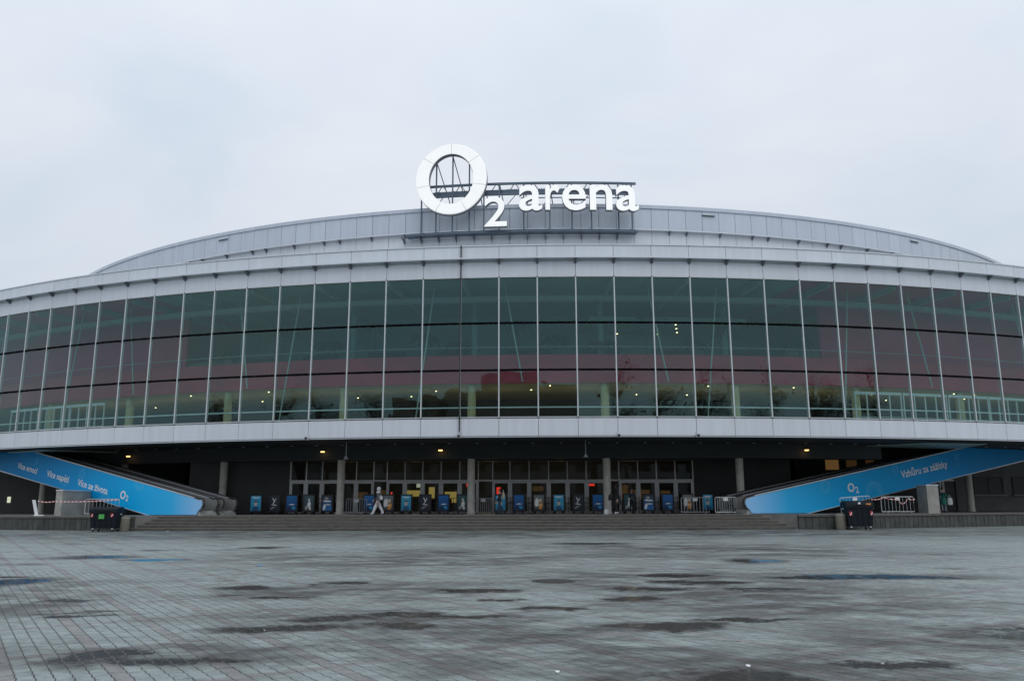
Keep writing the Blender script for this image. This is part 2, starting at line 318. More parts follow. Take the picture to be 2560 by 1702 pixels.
def retaining_wall(pts, label, ribs_every=0.42, h=.86):
    e = empty('retaining_wall', (pts[0][0], pts[0][1], 0)); tag(e, label, 'wall')
    ox, oy = pts[0]
    for (a, b) in zip(pts[:-1], pts[1:]):
        L = math.hypot(b[0]-a[0], b[1]-a[1]); rz = math.atan2(b[1]-a[1], b[0]-a[0])
        bk = MB().box(0, L, .05, .35, 0, h-.08).build('wall_core', M['darkconc'], e, (a[0]-ox, a[1]-oy, 0), rz)
        k = max(1, int(L/ribs_every)); wv = L/k
        pm = MB().box(.018, wv-.018, 0, .06, 0.0, h-.10).mesh('wall_panel', M['darkconc'])
        for i in range(k):
            o = link('wall_panel', pm, None, e, (a[0]-ox+cos(rz)*wv*i, a[1]-oy+sin(rz)*wv*i, 0), rz)
        MB().box(0, L, -.05, .40, h-.08, h+.03).build('coping', M['step'], e, (a[0]-ox, a[1]-oy, 0), rz)
retaining_wall([(-75,72.2),(-36.0,56.7),(-24.4,53.45)], 'low dark ribbed concrete retaining wall behind the wheeled bin with the green sticker')
retaining_wall([(18.1,52.85),(20.7,52.75),(37.4,60.0),(70,71.8)], 'low dark ribbed concrete retaining wall running past the bin with the orange sticker')

# ------------------------------------------------------------------ arena
S = 1.16
CX, CY = 4.2*S, 129.9*S
RF, RD, RC = 84.9*S, 68.0*S, 79.5*S
Z = lambda z: 1.6+(z-1.6)*S
def pol(deg, r): a = R_(deg); return (CX+r*sin(a), CY-r*cos(a))
arena = empty('arena', (CX, CY, 0))
tag(arena, 'huge round arena with curved glass front, pale metal fascias and set-back drum roof', 'arena')
def put(name, me, deg, r, z=0.0, parent=None):
    x, y = pol(deg, r); o = D.objects.new(name, me); COL.objects.link(o); o.parent = parent or arena
    if parent is None or parent is arena: o.location = (x-CX, y-CY, z); o.rotation_euler = (0, 0, R_(deg))
    return o
STEP, A0 = 1.4775, -4.812
J0, J1 = -30, 24
CH = 2*RF*sin(R_(STEP/2))
zb, zg0, zt2, zt1, zg1 = Z(5.217), Z(6.312), Z(8.96), Z(11.651), Z(14.322)
zj, zl0, zl1, zp = Z(15.30), Z(15.36), Z(15.46), Z(16.254)
def pan(wd, h, th=.05, bev=.0): return MB().box(-wd/2, wd/2, 0, th, 0, h)
gp = .028
m_low = pan(CH-gp, zg0-zb-.16).mesh('lower_fascia_panel', M['panel'])
m_up = pan(CH-gp, zj-zg1-.10).mesh('upper_fascia_panel', M['panel'])
m_rec = pan(CH-gp, zl0-zj+.02).mesh('recess_panel', M['panel'])
m_par = pan(CH-gp, zp-zl1-.09).mesh('parapet_panel', M['panel'])
m_cop = MB().box(-CH/2+.004, CH/2-.004, -.05, .5, 0, .08).mesh('parapet_coping', M['trim'])
m_led = MB().box(-CH/2-.004, CH/2+.004, -.42, .02, 0, .09).mesh('ledge', M['trim'])
m_edge = MB().box(-CH/2-.002, CH/2+.002, -.02, .03, 0, .05).mesh('fascia_edge', M['trim'])
m_head = MB().box(-CH/2+.06, CH/2-.06, -.02, .05, 0, .06).mesh('glazing_head', M['mull'])
m_sill = MB().box(-CH/2+.06, CH/2-.06, -.03, .05, 0, .06).mesh('glazing_sill', M['mull'])
m_tr = MB().box(-CH/2+.040, CH/2-.040, -.05, .06, -.065, .065).mesh('transom', pmat('matt_black_gasket', (0.005, 0.005, 0.006), 0.9, 0, 0.1, 2.0, spec=0.03))
m_mull = MB().box(-.038, .038, -.08, .10, 0, zg1-zg0).mesh('mullion', M['mull'])
m_brk = MB().prism([(0,0),(0,-.28),(-.06,-.28),(-.36,-.05),(-.36,0)], -.075, .075)
m_brk.v = [(y, x, z) for x, y, z in m_brk.v]; m_brk = m_brk.mesh('bracket', M['brackm'])
panes = {}
for nm, a, b in (('low', zg0+.05, zt2-.04), ('mid', zt2+.04, zt1-.04), ('top', zt1+.04, zg1-.05)):
    panes[nm] = (a, MB().box(-CH/2+.034, CH/2-.034, 0, .02, 0, b-a).mesh('glass_pane', M['glass']))
rc = RF*cos(R_(STEP/2))                      # bays are flat facets
for j in range(J0, J1):
    d = A0+STEP*(j+.5)
    for m_, z_, nm in ((m_low, zb+.09, 'lower_fascia_panel'), (m_up, zg1+.07, 'upper_fascia_panel'), (m_rec, zj, 'recess_panel'), (m_par, zl1+.02, 'parapet_panel'),
                       (m_cop, zp-.06, 'parapet_coping'), (m_led, zl0, 'ledge'), (m_edge, zb, 'fascia_edge'), (m_head, zg1, 'glazing_head'), (m_sill, zg0-.02, 'glazing_sill'),
                       (m_tr, zt1, 'transom'), (m_tr, zt2, 'transom')):
        put(nm, m_, d, rc, z_)
    for nm in ('low', 'mid', 'top'):
        z_, m_ = panes[nm]; o = put('glass_pane', m_, d, rc+.01, z_)
        o.rotation_euler[2] += R_(random.uniform(-.4, .4)); o.rotation_euler[0] += R_(random.uniform(-.22, .22))
for j in range(J0, J1+1):
    d = A0+STEP*j
    put('mullion', m_mull, d, RF-.01, zg0); put('bracket', m_brk, d, RF, zl0)
# the dark movement joint with its cable
mv = MB(); mv.box(-.03, .03, -.14, .02, zb+.1, zg0); mv.box(-.03, .03, -.17, -.10, zg0, zg1); mv.box(-.03, .03, -.14, .02, zg1, zp+.02)
put('movement_joint', mv.mesh('movement_joint', M['black']), A0, RF)
# backing walls behind the panels, ring by ring
def ring(name, r0, r1, z0, z1, a0, a1, mat, parent=arena, n=64, smooth=True):
    b = MB(); pts = []
    for i in range(n+1):
        d = R_(a0+(a1-a0)*i/n)
        for (r, z) in ((r0,z0),(r1,z0),(r1,z1),(r0,z1)): pts.append((r*sin(d), -r*cos(d), z))
    fs = [(i*4+k, i*4+(k+1)%4, (i+1)*4+(k+1)%4, (i+1)*4+k) for i in range(n) for k in range(4)]+[(0,3,2,1), (n*4, n*4+1, n*4+2, n*4+3)]
    b.poly(pts, fs); return b.build(name, mat, parent, smooth=smooth)
AL, AR = A0+STEP*J0, A0+STEP*J1
ring('fascia_backing', RF-.4, RF-.075, zb+.1, zg0-.04, AL, AR, M['joint'])
ring('fascia_backing', RF-.4, RF-.075, zg1+.08, zp-.08, AL, AR, M['joint'])
# soffit with pale flat panels painted as the lit openings the moving walkways pass through
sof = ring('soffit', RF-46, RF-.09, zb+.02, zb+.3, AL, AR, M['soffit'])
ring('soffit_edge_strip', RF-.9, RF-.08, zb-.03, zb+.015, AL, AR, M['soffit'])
M['lit_opening'] = pmat('pale_green_lit_opening', (0.38, 0.52, 0.48), 0.3, 0, 0.08, 0.6)
def lit_opening(pts):
    b = MB().slab(pts, zb-.09, zb-.04); o = b.build('opening_light_panel', M['lit_opening']); o.parent = arena; o.location = (-CX, -CY, 0)
lit_opening([(-31.3,65.6),(-35.6,62.4),(-40,65.2),(-37.8,70.4)])
lit_opening([(26.0,60.6),(29.0,57.6),(34.0,58.8),(34.6,64.6)])
# roof between parapet and drum
ring('roof_terrace', RD-1, RF-.1, zp-.5, zp-.3, AL, AR, M['roofm'])
# drum
DST, DA0 = 1.1975, -4.876
dz0, dl0, dl1, dc0, dc1 = Z(15.8), Z(22.90), Z(23.02), Z(24.827), Z(25.114)
DCH = 2*RD*sin(R_(DST/2))
m_d1 = pan(DCH-.035, dc0-dl1-.04).mesh('drum_panel', M['drum'])
m_d2 = pan(DCH-.035, dl0-Z(19.5)).mesh('drum_panel', M['panel'])
m_dc = MB().box(-DCH/2-.003, DCH/2+.003, -.10, .6, 0, dc1-dc0).mesh('drum_coping', M['drum'])
m_dl = MB().box(-DCH/2-.003, DCH/2+.003, -.45, .02, 0, .10).mesh('drum_ledge', M['trim'])
m_db = MB().prism([(0,0),(0,-.34),(-.05,-.34),(-.42,-.05),(-.42,0)], -.05, .05); m_db.v = [(y, x, z) for x, y, z in m_db.v]; m_db = m_db.mesh('drum_bracket', M['brackm'])
rdc = RD*cos(R_(DST/2))
for m in range(-46, 54):
    d = DA0+DST*(m+.5)
    put('drum_panel', m_d1, d, rdc, dl1+.02); put('drum_panel', m_d2, d, rdc, Z(19.5)); put('drum_coping', m_dc, d, rdc, dc0); put('drum_ledge', m_dl, d, rdc, dl0)
    if m % 5 in (0, 1, 3): put('drum_bracket', m_db, DA0+DST*m, RD, dl0)
ring('drum_wall', RD-.9, RD-.07, dz0, dc0, -62, 62, M['joint'])
ring('drum_roof', 1, RD-.5, dc1-.15, dc1-.02, -180, 180, M['joint'], n=96)
vb = MB().box(-.62, .62, -.16, .0, 0, .16); vb.mi = 1; vb.box(-.60, .60, -.15, .01, -.05, -.002)  # black strip under the hood stands in for its shadow
vm = vb.mesh('vent_hood', [M['drum'], M['black']])
for a in (-25.75, 9.95, 27.8): put('vent_hood', vm, a, rdc-.005, Z(24.46))
# small floodlights and cameras hanging from the lower fascia
fx = MB(); fx.box(-.10, .10, -.30, -.10, -.16, .04); fx.box(-.03, .03, -.12, .0, -.02, .25); fx.mi = 1; fx.box(-.085, .085, -.32, -.30, -.14, .02)
fm = fx.mesh('floodlight', [M['trim'], M['black']])
for j in (-4, 0, 4, 6): put('floodlight', fm, A0+STEP*j, RF+.02, zb+.12)

# interior seen through the glass
zf = zg0-.35
ring('lobby_floor', RF-24, RF-.42, zf-.2, zf, AL, AR, M['infloor'])
ring('lobby_ceiling', RF-24, RF-6.0, Z(8.98), Z(9.3), AL, AR, M['inceil'])
ring('gallery_front', RF-6.0, RF-5.7, Z(8.95), Z(10.72), AL, AR, M['red'])
ring('gallery_floor', RF-24, RF-6.05, Z(9.4), Z(9.6), AL, AR, M['infloor'])
ring('gallery_back_wall', RF-13, RF-12.7, Z(9.6), Z(14.6), -19, 12, M['teal'])
ring('gallery_back_wall', RF-6.6, RF-6.3, Z(9.6), Z(14.6), -66, -19.5, M['maroon'])
ring('gallery_back_wall', RF-6.6, RF-6.3, Z(9.6), Z(14.6), 11.5, 58, M['maroon'])
ring('upper_ceiling', RF-24, RF-.42, Z(14.55), Z(14.8), -19, 9, M['teal'])
ring('upper_ceiling', RF-24, RF-.42, Z(14.55), Z(14.8), AL, -19.02, M['maroon'])
ring('upper_ceiling', RF-24, RF-.42, Z(14.55), Z(14.8), 9.02, AR, M['maroon'])
ring('lobby_back_wall', RF-16, RF-15.7, zf, Z(9.0), -66, 58, M['darkwall'])
for a_ in (AL+.1, AR-.1): put('end_wall', MB().box(-.1, .1, .45, 24, zf, Z(14.6)).mesh('end_wall', M['maroon']), a_, RF)
ring('handrail', RF-.75, RF-.68, Z(6.9), Z(6.97), AL, AR, M['mull'], n=120)
cm = MB().lathe([(.30, zf), (.30, Z(8.95))], 20).mesh('lobby_column', M['incol'], True)
cm2 = MB().lathe([(.24, Z(9.6)), (.24, Z(14.55))], 16).mesh('gallery_column', M['teal'], True)
for k in range(-5, 5):
    a = 1.127+5.98*k; put('lobby_column', cm, a, RC); put('gallery_column', cm2, a, RC-1.5)
sm = MB().tube([(-1.2,-.2,zf),(0,0,Z(14.5))], .05, 8)
sm2 = MB().tube([(1.2,-.2,zf+3),(0,0,Z(14.5))], .05, 8)
M['strutm'] = pmat('grey_green_strut', (0.30, 0.38, 0.37), 0.6, 0, 0.1, 2.0)
mA, mB = sm.mesh('strut', M['strutm'], True), sm2.mesh('strut', M['strutm'], True)
for k in range(-10, 9):
    a = -3.2+2.95*k
    if k % 3 == 1: continue
    put('strut', mA if k % 2 else mB, a, RF-2.6)
dm = MB().lathe([(.052, 0), (.052, .03)], 10).mesh('ceiling_downlight', M['down'])
for k in range(-19, 16):
    for rr, off in ((7.4, 0), (9.6, .7), (12.4, 0.3)):
        if random.random() < .22: put('ceiling_downlight', dm, 1.5*k+off+random.uniform(-.2,.2), RF-rr, Z(8.98)-.03)
for k in range(-15, 13):  # bare point lights added to brighten the lobby below its downlights
    li = D.lights.new('lobby_fill', 'POINT'); li.energy = 9; li.color = (1.0, .80, .50); li.shadow_soft_size = .03
    lo_ = D.objects.new('lobby_fill', li); COL.objects.link(lo_); lo_.parent = arena; x_, y_ = pol(2.0*k+.4, RF-9.0); lo_.location = (x_-CX, y_-CY, Z(7.75))
for (a, rr) in ((1.4,11),(2.0,9.4),(2.9,8.2),(2.4,12.2),(4.9,8.6),(5.2,10),(4.6,12.2),(5.5,11.4),(4.3,10.6),(7.3,9.5),(7.5,9.7)):
    put('ceiling_downlight', dm, a, RF-rr, Z(13.2)-.03)
ring('bulkhead_ceiling', RF-12.6, RF-7.6, Z(13.2), Z(13.5), .6, 8.2, M['teal'])
rib = MB().box(-.10, .10, .6, 12.0, Z(14.55)-.45, Z(14.55)-.01).mesh('ceiling_rib', M['strutm'])
for k in range(-15, 13): put('ceiling_rib', rib, A0+STEP*2*k, RF)
ring('cable_duct', RF-4.3, RF-3.8, Z(14.55)-.9, Z(14.55)-.55, AL, AR, M['strutm'])
ring('gallery_rail', RF-5.78, RF-5.72, Z(10.72)+.55, Z(10.72)+.60, AL, AR, M['strutm'], n=120)
por = MB().box(-1.6, 1.6, -.12, .0, Z(9.6), Z(9.6)+3.0).mesh('gallery_portal', M['darkwall'])
for k in range(-5, 3): put('gallery_portal', por, 3.9*k+1.5, RF-12.7)
pf = MB()
for x in (-1.9, -.95, 0, .95, 1.9): pf.box(x-.045, x+.045, -.04, .04, 0, 2.6)
pf.box(-1.95, 1.95, -.05, .05, 2.6, 2.8); pf.box(-1.95, 1.95, -.045, .045, .95, 1.0)
pm_ = pf.mesh('lobby_partition', M['mull'])
for a in (13.3, 15.75, 18.2, 20.6, 23.0, -24.2, -26.6, -29.0): put('lobby_partition', pm_, a, RF-4.2, zf)

# columns, beam and entrance wall under the overhang
cz = MB().lathe([(.30, TZ-.01), (.30, TZ+.12), (.27, TZ+.14), (.27, 4.85)], 24).mesh('column', M['colconc'], True)
for k in range(-5, 2): put('column', cz, 1.127+5.98*k, RC)
put('column', cz, 21.35, 150.68-61.6)
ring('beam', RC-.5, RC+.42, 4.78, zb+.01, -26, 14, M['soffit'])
lm_ = MB().lathe([(.16, 0), (.16, .05), (.10, .09)], 12); lm_.mi = 1; lm_.lathe([(.125, -.06), (.15, -.001)], 12); lm_ = lm_.mesh('bulkhead_lamp', [M['darkm'], M['lamp']])
for (px, a) in ((0, -11.55), (1, -6.15), (2, 10.1), (3, -22.1)):
    x, y = pol(a, RC+.75); o = put('bulkhead_lamp', lm_, a, RC+.78, 5.38)
off = MB().lathe([(.10, 0), (.10, .03)], 10).mesh('soffit_spotlight', M['trim'])
for k in range(-24, 20): put('soffit_spotlight', off, 1.2*k+.3, RC+1.3, zb-.035)
pl = MB().tube([(0,0,zb-.03),(0,0,zb-.95)], .018, 6); pl.lathe([(.17, zb-1.16), (.05, zb-.95)], 12); plm = pl.mesh('pendant_lamp', M['trim'])
for a in (-9.7, .0): put('pendant_lamp', plm, a, RF-2.4)

DY = 63.0
fac = 0.03027                                 # metres per photograph pixel on the door wall, from the survey
# door modules: the mullion positions along the entrance wall, in metres
XS = [-16.9,-15.7,-14.48,-13.16,-11.88,-10.56,-9.54,-8.18,-6.83,-5.43,-4.01,-2.60,-1.50,-.18,1.28,2.76,4.19,5.64,7.07,8.12,9.56,10.98,12.41,13.75]
wallp = MB()
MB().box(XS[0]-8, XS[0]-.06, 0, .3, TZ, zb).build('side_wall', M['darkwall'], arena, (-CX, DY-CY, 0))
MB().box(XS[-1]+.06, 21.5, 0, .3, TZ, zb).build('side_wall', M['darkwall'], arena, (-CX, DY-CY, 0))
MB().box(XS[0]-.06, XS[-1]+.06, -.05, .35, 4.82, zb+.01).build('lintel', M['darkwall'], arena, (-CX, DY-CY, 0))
zh = TZ+2.42
for i in range(len(XS)-1):
    a, b = XS[i], XS[i+1]; wd = b-a-.07
    MB().box(-wd/2, wd/2, 0, .015, 0, 4.80-zh-.12).build('transom_light', M['dglass'], arena, ((a+b)/2-CX, DY-CY, zh+.10))
    dr = empty('door'); dr.parent = arena; dr.location = ((a+b)/2-CX, DY-CY, TZ)
    if i not in (5, 11, 18):
        f = MB(); h = zh-TZ-.04
        f.box(-wd/2, -wd/2+.13, -.03, .03, .01, h); f.box(wd/2-.13, wd/2, -.03, .03, .01, h); f.box(-wd/2+.13, wd/2-.13, -.03, .03, h-.13, h); f.box(-wd/2+.13, wd/2-.13, -.03, .03, .01, .16)
        f.build('door_frame', M['frame'], dr)
        MB().box(-wd/2+.12, wd/2-.12, -.006, .006, .15, h-.12).build('pane', M['dglass'], dr)
        MB().tube([(wd/2-.20,-.04,.85),(wd/2-.20,-.09,.88),(wd/2-.20,-.09,1.42),(wd/2-.20,-.04,1.45)], .016, 6).build('handle', M['galv'], dr)
    else:
        MB().box(-wd/2, wd/2, -.006, .006, .01, zh-TZ-.04).build('pane', M['dglass'], dr)
for x in XS: MB().box(-.035, .035, -.05, .06, TZ, 4.82).build('door_mullion', M['frame'], arena, (x-CX, DY-CY, 0))
for i in range(len(XS)-1):
    MB().box(XS[i]+.036, XS[i+1]-.036, -.045, .055, zh-.03, zh+.09).build('door_head', M['frame'], arena, (-CX, DY-CY, 0))
# entrance hall behind the doors
MB().box(-22, 20, .4, 14, TZ-.2, TZ-.01).build('hall_floor', M['infloor'], arena, (-CX, DY-CY, 0))
MB().box(-22, 20, 13.7, 14, TZ, zb).build('hall_back_wall', M['darkwall'], arena, (-CX, DY-CY, 0))
for (x, y, z, wx, wz, mt) in ((-8.2,6,2.5,1.5,.5,'kiosk'),(-5.2,7,2.2,1.0,.9,'kiosk'),(-6.9,8,2.55,.5,1.0,'kiosk'),(-1.2,9,2.5,.35,1.1,'neon'),(2.2,8,2.9,.9,.4,'warmwin'),(4.6,6,3.1,.18,.5,'kiosk'),
                              (-9.35,1.2,2.05,.1,1.0,'neon'),(-3.55,2.2,3.1,.14,.3,'neon'),(6.3,3,3.1,.5,.16,'neon'),(9.4,8,2.6,1.0,1.2,'warmwin'),(11.2,9,2.4,1.4,.8,'warmwin'),(-13.0,8,2.4,1.2,.5,'warmwin'),(-11.0,7,2.6,.6,.4,'warmwin'),(12.9,7,2.5,.8,.4,'warmwin'),(-7.6,4,3.1,.3,.3,'coolwin')):
    MB().box(-wx/2, wx/2, -.03, .03, -wz/2, wz/2).build('lit_panel', M[mt], arena, (x-CX, DY+y-CY, z))
for x in (-14, -6, 1, 8): MB().box(-.9, .9, -.5, .5, TZ, TZ+1.15).build('hall_counter', M['darkwall'], arena, (x-CX, DY+6.5-CY, 0))
for i in range(24):
    MB().lathe([(.09, 0), (.09, .03)], 8).build('ceiling_downlight', M['down'], arena, (-16+1.4*(i % 24)+random.uniform(-.4,.4)-CX, DY+random.uniform(2,12)-CY, zb-.05)) if i % 3 == 0 else None
for x_ in (-14.5, -8.5, -2, 4, 10):
    li = D.lights.new('hall_lamp', 'POINT'); li.energy = 80; li.color = (1.0, .74, .45); li.shadow_soft_size = .05
    lo_ = D.objects.new('hall_lamp', li); COL.objects.link(lo_); lo_.parent = arena; lo_.location = (x_-CX, DY+7.5-CY, 4.0)
# side wings
WY = 72.0
MB().box(-75, -24.9, 0, .3, TZ, zb).build('side_wall', M['darkwall'], arena, (-CX, WY-CY, 0))
MB().box(-24.9, -24.6, -9, .3, TZ, zb).build('side_wall', M['darkwall'], arena, (-CX, WY-CY, 0))
MB().box(21.2, 38.4, 0, .3, TZ, zb).build('side_wall', M['darkwall'], arena, (-CX, WY-CY, 0))
MB().box(38.4, 70, -.2, .3, TZ, zb).build('side_wall', M['greywall'], arena, (-CX, WY-CY, 0))
MB().box(21.2, 21.5, -9, 0, TZ, zb).build('side_wall', M['darkwall'], arena, (-CX, WY-CY, 0))
def side_door(x, mat, wd=1.6, h=2.7):
    dr = empty('door'); dr.parent = arena; dr.location = (x-CX, WY-.06-CY, TZ)
    f = MB(); f.box(-wd/2, -wd/2+.16, -.06, .03, 0, h); f.box(wd/2-.16, wd/2, -.06, .03, 0, h); f.box(-wd/2+.16, wd/2-.16, -.06, .03, h-.16, h); f.build('door_frame', mat, dr)
    MB().box(-wd/2+.16, wd/2-.16, -.03, .0, 0, h-.16).build('pane', M['black'], dr)
    MB().box(wd/2-.24, wd/2-.20, -.10, -.03, 1.0, 1.3).build('handle', M['galv'], dr)
for x, mt in ((36.4, 'frame'), (38.1, 'frame')): side_door(x, M[mt])
for x in (-58, -50.4): side_door(x, M['darkm'])
for x in (41.2, 44.6, 48.0):
    wn_ = empty('ticket_window'); wn_.parent = arena; wn_.location = (x-CX, WY-.24-CY, TZ+1.5)
    MB().box(-1.2, 1.2, 0, .03, 0, 1.3).build('pane', M['black'], wn_)
    f = MB(); f.box(-1.3, 1.3, -.05, .02, -.1, 0); f.box(-1.3, 1.3, -.05, .02, 1.3, 1.4); f.box(-1.3, -1.2, -.05, .02, 0, 1.3); f.box(1.2, 1.3, -.05, .02, 0, 1.3); f.box(-.03, .03, -.04, .0, 0, 1.3); f.build('frame', M['darkconc'], wn_)
    MB().box(-1.4, 1.4, -.3, .0, -.22, -.12).build('sill', M['concrete'], wn_)
for (x, z, wx, wz) in ((27.9, 5.0, 1.15, .85), (29.6, 5.1, .9, .6), (31.2, 5.2, .7, .4)):
    MB().box(-wx/2, wx/2, -.05, -.01, -wz/2, wz/2).build('lit_window', M['warmwin'] if x < 28 else M['dimwin'], arena, (x-CX, WY-CY, z-.1))
MB().box(-.14, .14, -.05, -.01, -.25, .25).build('lit_window', M['coolwin'], arena, (-43.6-CX, WY-CY, 2.1))

# ------------------------------------------------------------------ lettering
def text_data(body, offset=0.0, extrude=0.0, bevel=0.0):
    if '\u011b' in body:                          # e with caron: the caron is set over a plain e
        i = body.index('\u011b'); me = text_data(body.replace('\u011b', 'e'), offset, extrude)
        xa = max(v.co.x for v in text_data(body[:i], offset).vertices); eb = text_data(body[:i]+'e', offset).vertices; xb = max(v.co.x for v in eb)
        c = (xa+xb)/2+.01; z0, z1 = .57, .73; w_ = .13
        bm = bmesh.new(); bm.from_mesh(me); P = [(c-w_, z1), (c-w_+.075, z1), (c, z0+.085), (c+w_-.075, z1), (c+w_, z1), (c+.035, z0), (c-.035, z0)]
        vs = [bm.verts.new((x, y, 0)) for x, y in P]; bm.faces.new([vs[k] for k in (6, 2, 1, 0)]); bm.faces.new([vs[k] for k in (6, 5, 2)]); bm.faces.new([vs[k] for k in (5, 4, 3, 2)]); bm.to_mesh(me); bm.free(); return me
    cu = D.curves.new('lettering', 'FONT'); cu.body = body; cu.size = 1.0; cu.extrude = extrude; cu.offset = offset; cu.resolution_u = 4
    o = D.objects.new('lettering', cu); COL.objects.link(o)
    dg = bpy.context.evaluated_depsgraph_get(); me = D.meshes.new_from_object(o.evaluated_get(dg))
    D.objects.remove(o); D.curves.remove(cu); return me
def upright(me, mats, wx=None, hz=None, depth=None, center=False):
    """lay the text up in the local x/z plane, front towards -y, and fit it to a width and height"""
    vs = [v.co.copy() for v in me.vertices]
    x0, x1 = min(v.x for v in vs), max(v.x for v in vs); y0, y1 = min(v.y for v in vs), max(v.y for v in vs); z0, z1 = min(v.z for v in vs), max(v.z for v in vs)
    kx = wx/(x1-x0) if wx else None; ky = hz/(y1-y0) if hz else (kx or 1.0); kx = kx or ky
    kd = depth/(z1-z0) if depth and z1 > z0 else 1.0
    for v in me.vertices:
        c = v.co; v.co = ((c.x-x0)*kx-(wx/2 if center and wx else 0), -(c.z-z0)*kd if depth else 0.0, (c.y-(y0 if hz else 0))*ky)
    me.update(); me.materials.clear()
    for m in mats: me.materials.append(m)
    if len(mats) > 1:
        for p in me.polygons: p.material_index = 0 if p.normal.y < -.7 else 1
    return me

# ------------------------------------------------------------------ rooftop sign
RS = 69.2*S
sx, sy = pol(-2.5, RS)
sign = empty('rooftop_sign', (CX, CY, Z(22.5)))
tag(sign, 'large white three-dimensional rooftop sign reading O2 arena on a steel frame', 'sign')
zs = Z(22.5)
def sput(name, me, deg, r, z):
    a = R_(deg); o = link(name, me, None, sign, (r*sin(a), -r*cos(a), z-zs), a); return o
def ring_seg(a0, a1, n=10, dep=.62):
    b = MB(); ax, az, ix, iz = 2.87*S, 2.97*S, 1.80*S, 2.10*S; P = []
    for i in range(n+1):
        t = a0+(a1-a0)*i/n
        for (rx, rz, y) in ((ix,iz,0),(ax*.985,az*.985,0),(ax,az,.10),(ax,az,dep),(ix,iz,dep)): P.append((rx*cos(t), y, rz*sin(t)))
    F = []; Mi = []
    for i in range(n):
        for k in range(5):
            F.append((i*5+k, i*5+(k+1)%5, (i+1)*5+(k+1)%5, (i+1)*5+k)); Mi.append(0 if k in (0, 1) else 1)
    F += [(4,3,2,1,0), tuple(n*5+k for k in range(5))]; Mi += [1, 1]
    b.poly(P, F); b.m = Mi; return b
for q in range(7):
    a0 = R_(90-360/7*q); a1 = R_(90-360/7*(q+1))
    me = ring_seg(a0-.004, a1+.004).mesh('letter_segment', [M['letter'], M['lside']]); me.flip_normals()
    o = sput('letter_segment', me, -7.46, RS+.25, Z(27.06)-.12)
def letter(ch, d0, d1, z0, z1, off):
    wd = R_(d1-d0)*RS*.995; me = upright(text_data(ch, off, .2), [M['letter'], M['lside']], wd, z1-z0, .5, True)
    sput('letter', me, (d0+d1)/2*.985-.02, RS+.15, z0-.24)
letter('2', -5.257, -3.80, Z(22.93), Z(25.38), .012)
for ch, d0, d1, zl in (('a',-3.01,-1.50,24.15),('r',-1.292,-.344,24.2),('e',-.196,1.342,24.15),('n',1.60,3.065,24.2),('a',3.301,4.79,24.15)):
    letter(ch, d0, d1, Z(zl), Z(26.25), .011)
def arc_bar(r, z, d0, d1, hw, hh, mat, name='chord', n=16):
    b = MB(); P = []
    for i in range(n+1):
        a = R_(d0+(d1-d0)*i/n)
        for (dr, dz) in ((-hw,-hh),(hw,-hh),(hw,hh),(-hw,hh)): P.append(((r+dr)*sin(a), -(r+dr)*cos(a), z+dz-zs))
    F = [(i*4+k, i*4+(k+1)%4, (i+1)*4+(k+1)%4, (i+1)*4+k) for i in range(n) for k in range(4)]+[(0,3,2,1), tuple(n*4+k for k in range(4))]
    b.poly(P, F); return b.build(name, mat, sign)
RT = 68.25*S
arc_bar(RT, Z(26.82), -9.9, 4.85, .09, .10, M['signsteel']); arc_bar(RT, Z(25.93), -9.3, 4.6, .08, .08, M['signsteel'])
arc_bar(RT-.5, Z(26.24), -9.2, 4.4, .30, .17, M['signsteel'], 'cable_tray'); arc_bar(RT+.1, Z(25.54), -2.9, 4.5, .04, .04, M['signsteel'])
arc_bar(68.55*S, Z(22.58), -10.6, 4.75, .46, .06, M['signsteel'], 'platform', 24)
for d in (-9.604,-8.595,-7.476,-6.341,-5.36,-4.333,-2.709,-.988,.472,1.753,3.567,4.467):
    top = Z({-8.595:29.0, -7.476:29.4, -6.341:29.0, -5.36:26.2, -4.333:26.7, -9.604:25.9}.get(d, 26.70))
    sput('post', MB().box(-.06, .06, -.06, .06, 0, top-zs).mesh('post', M['signsteel']), d, 68.62*S, zs)
    sput('back_stay', MB().tube([(0, .1, top-zs-.3), (.85, 1.7, Z(26.0)-zs), (.95, 3.2, Z(24.9)-zs)] if top > Z(27.5) else [(0,.1,Z(26.8)-zs),(.4,1.6,Z(24.9)-zs)], .05, 6).mesh('back_stay', M['signsteel']), d, 68.62*S, zs)
for i, d in enumerate([x*.62-9.2 for x in range(23)]):
    sput('lacing', MB().tube([(-.3 if i % 2 else .3, .3, Z(25.95)-zs), (.3 if i % 2 else -.3, .3, Z(26.8)-zs)], .04, 6).mesh('lacing', M['signsteel']), d, RT+.05, zs)
    if i % 4 == 1: sput('lacing', MB().tube([(-.5, .3, Z(24.9)-zs), (.5, .3, Z(25.95)-zs)], .035, 6).mesh('lacing', M['signsteel']), d, RT+.05, zs)
bolt = MB()
for q in range(9): bolt.box(q*.22-.9, q*.22-.80, 0, .1, 0, .14)
bm_ = bolt.mesh('insulator_strip', M['signsteel'])
for d in (-8.2, -7.0, -3.2, -2.0, .3, 1.0): sput('insulator_strip', bm_, d, RT-.45, Z(26.39))
for m in range(-5, 8):
    sput('platform_bracket', MB().prism([(0,0),(0,-.42),(.04,-.42),(1.1,-.04),(1.1,0)], -.04, .04).mesh('platform_bracket', M['signsteel']), DA0+DST*m, RD+.02, Z(22.5)).rotation_euler[2] -= pi/2

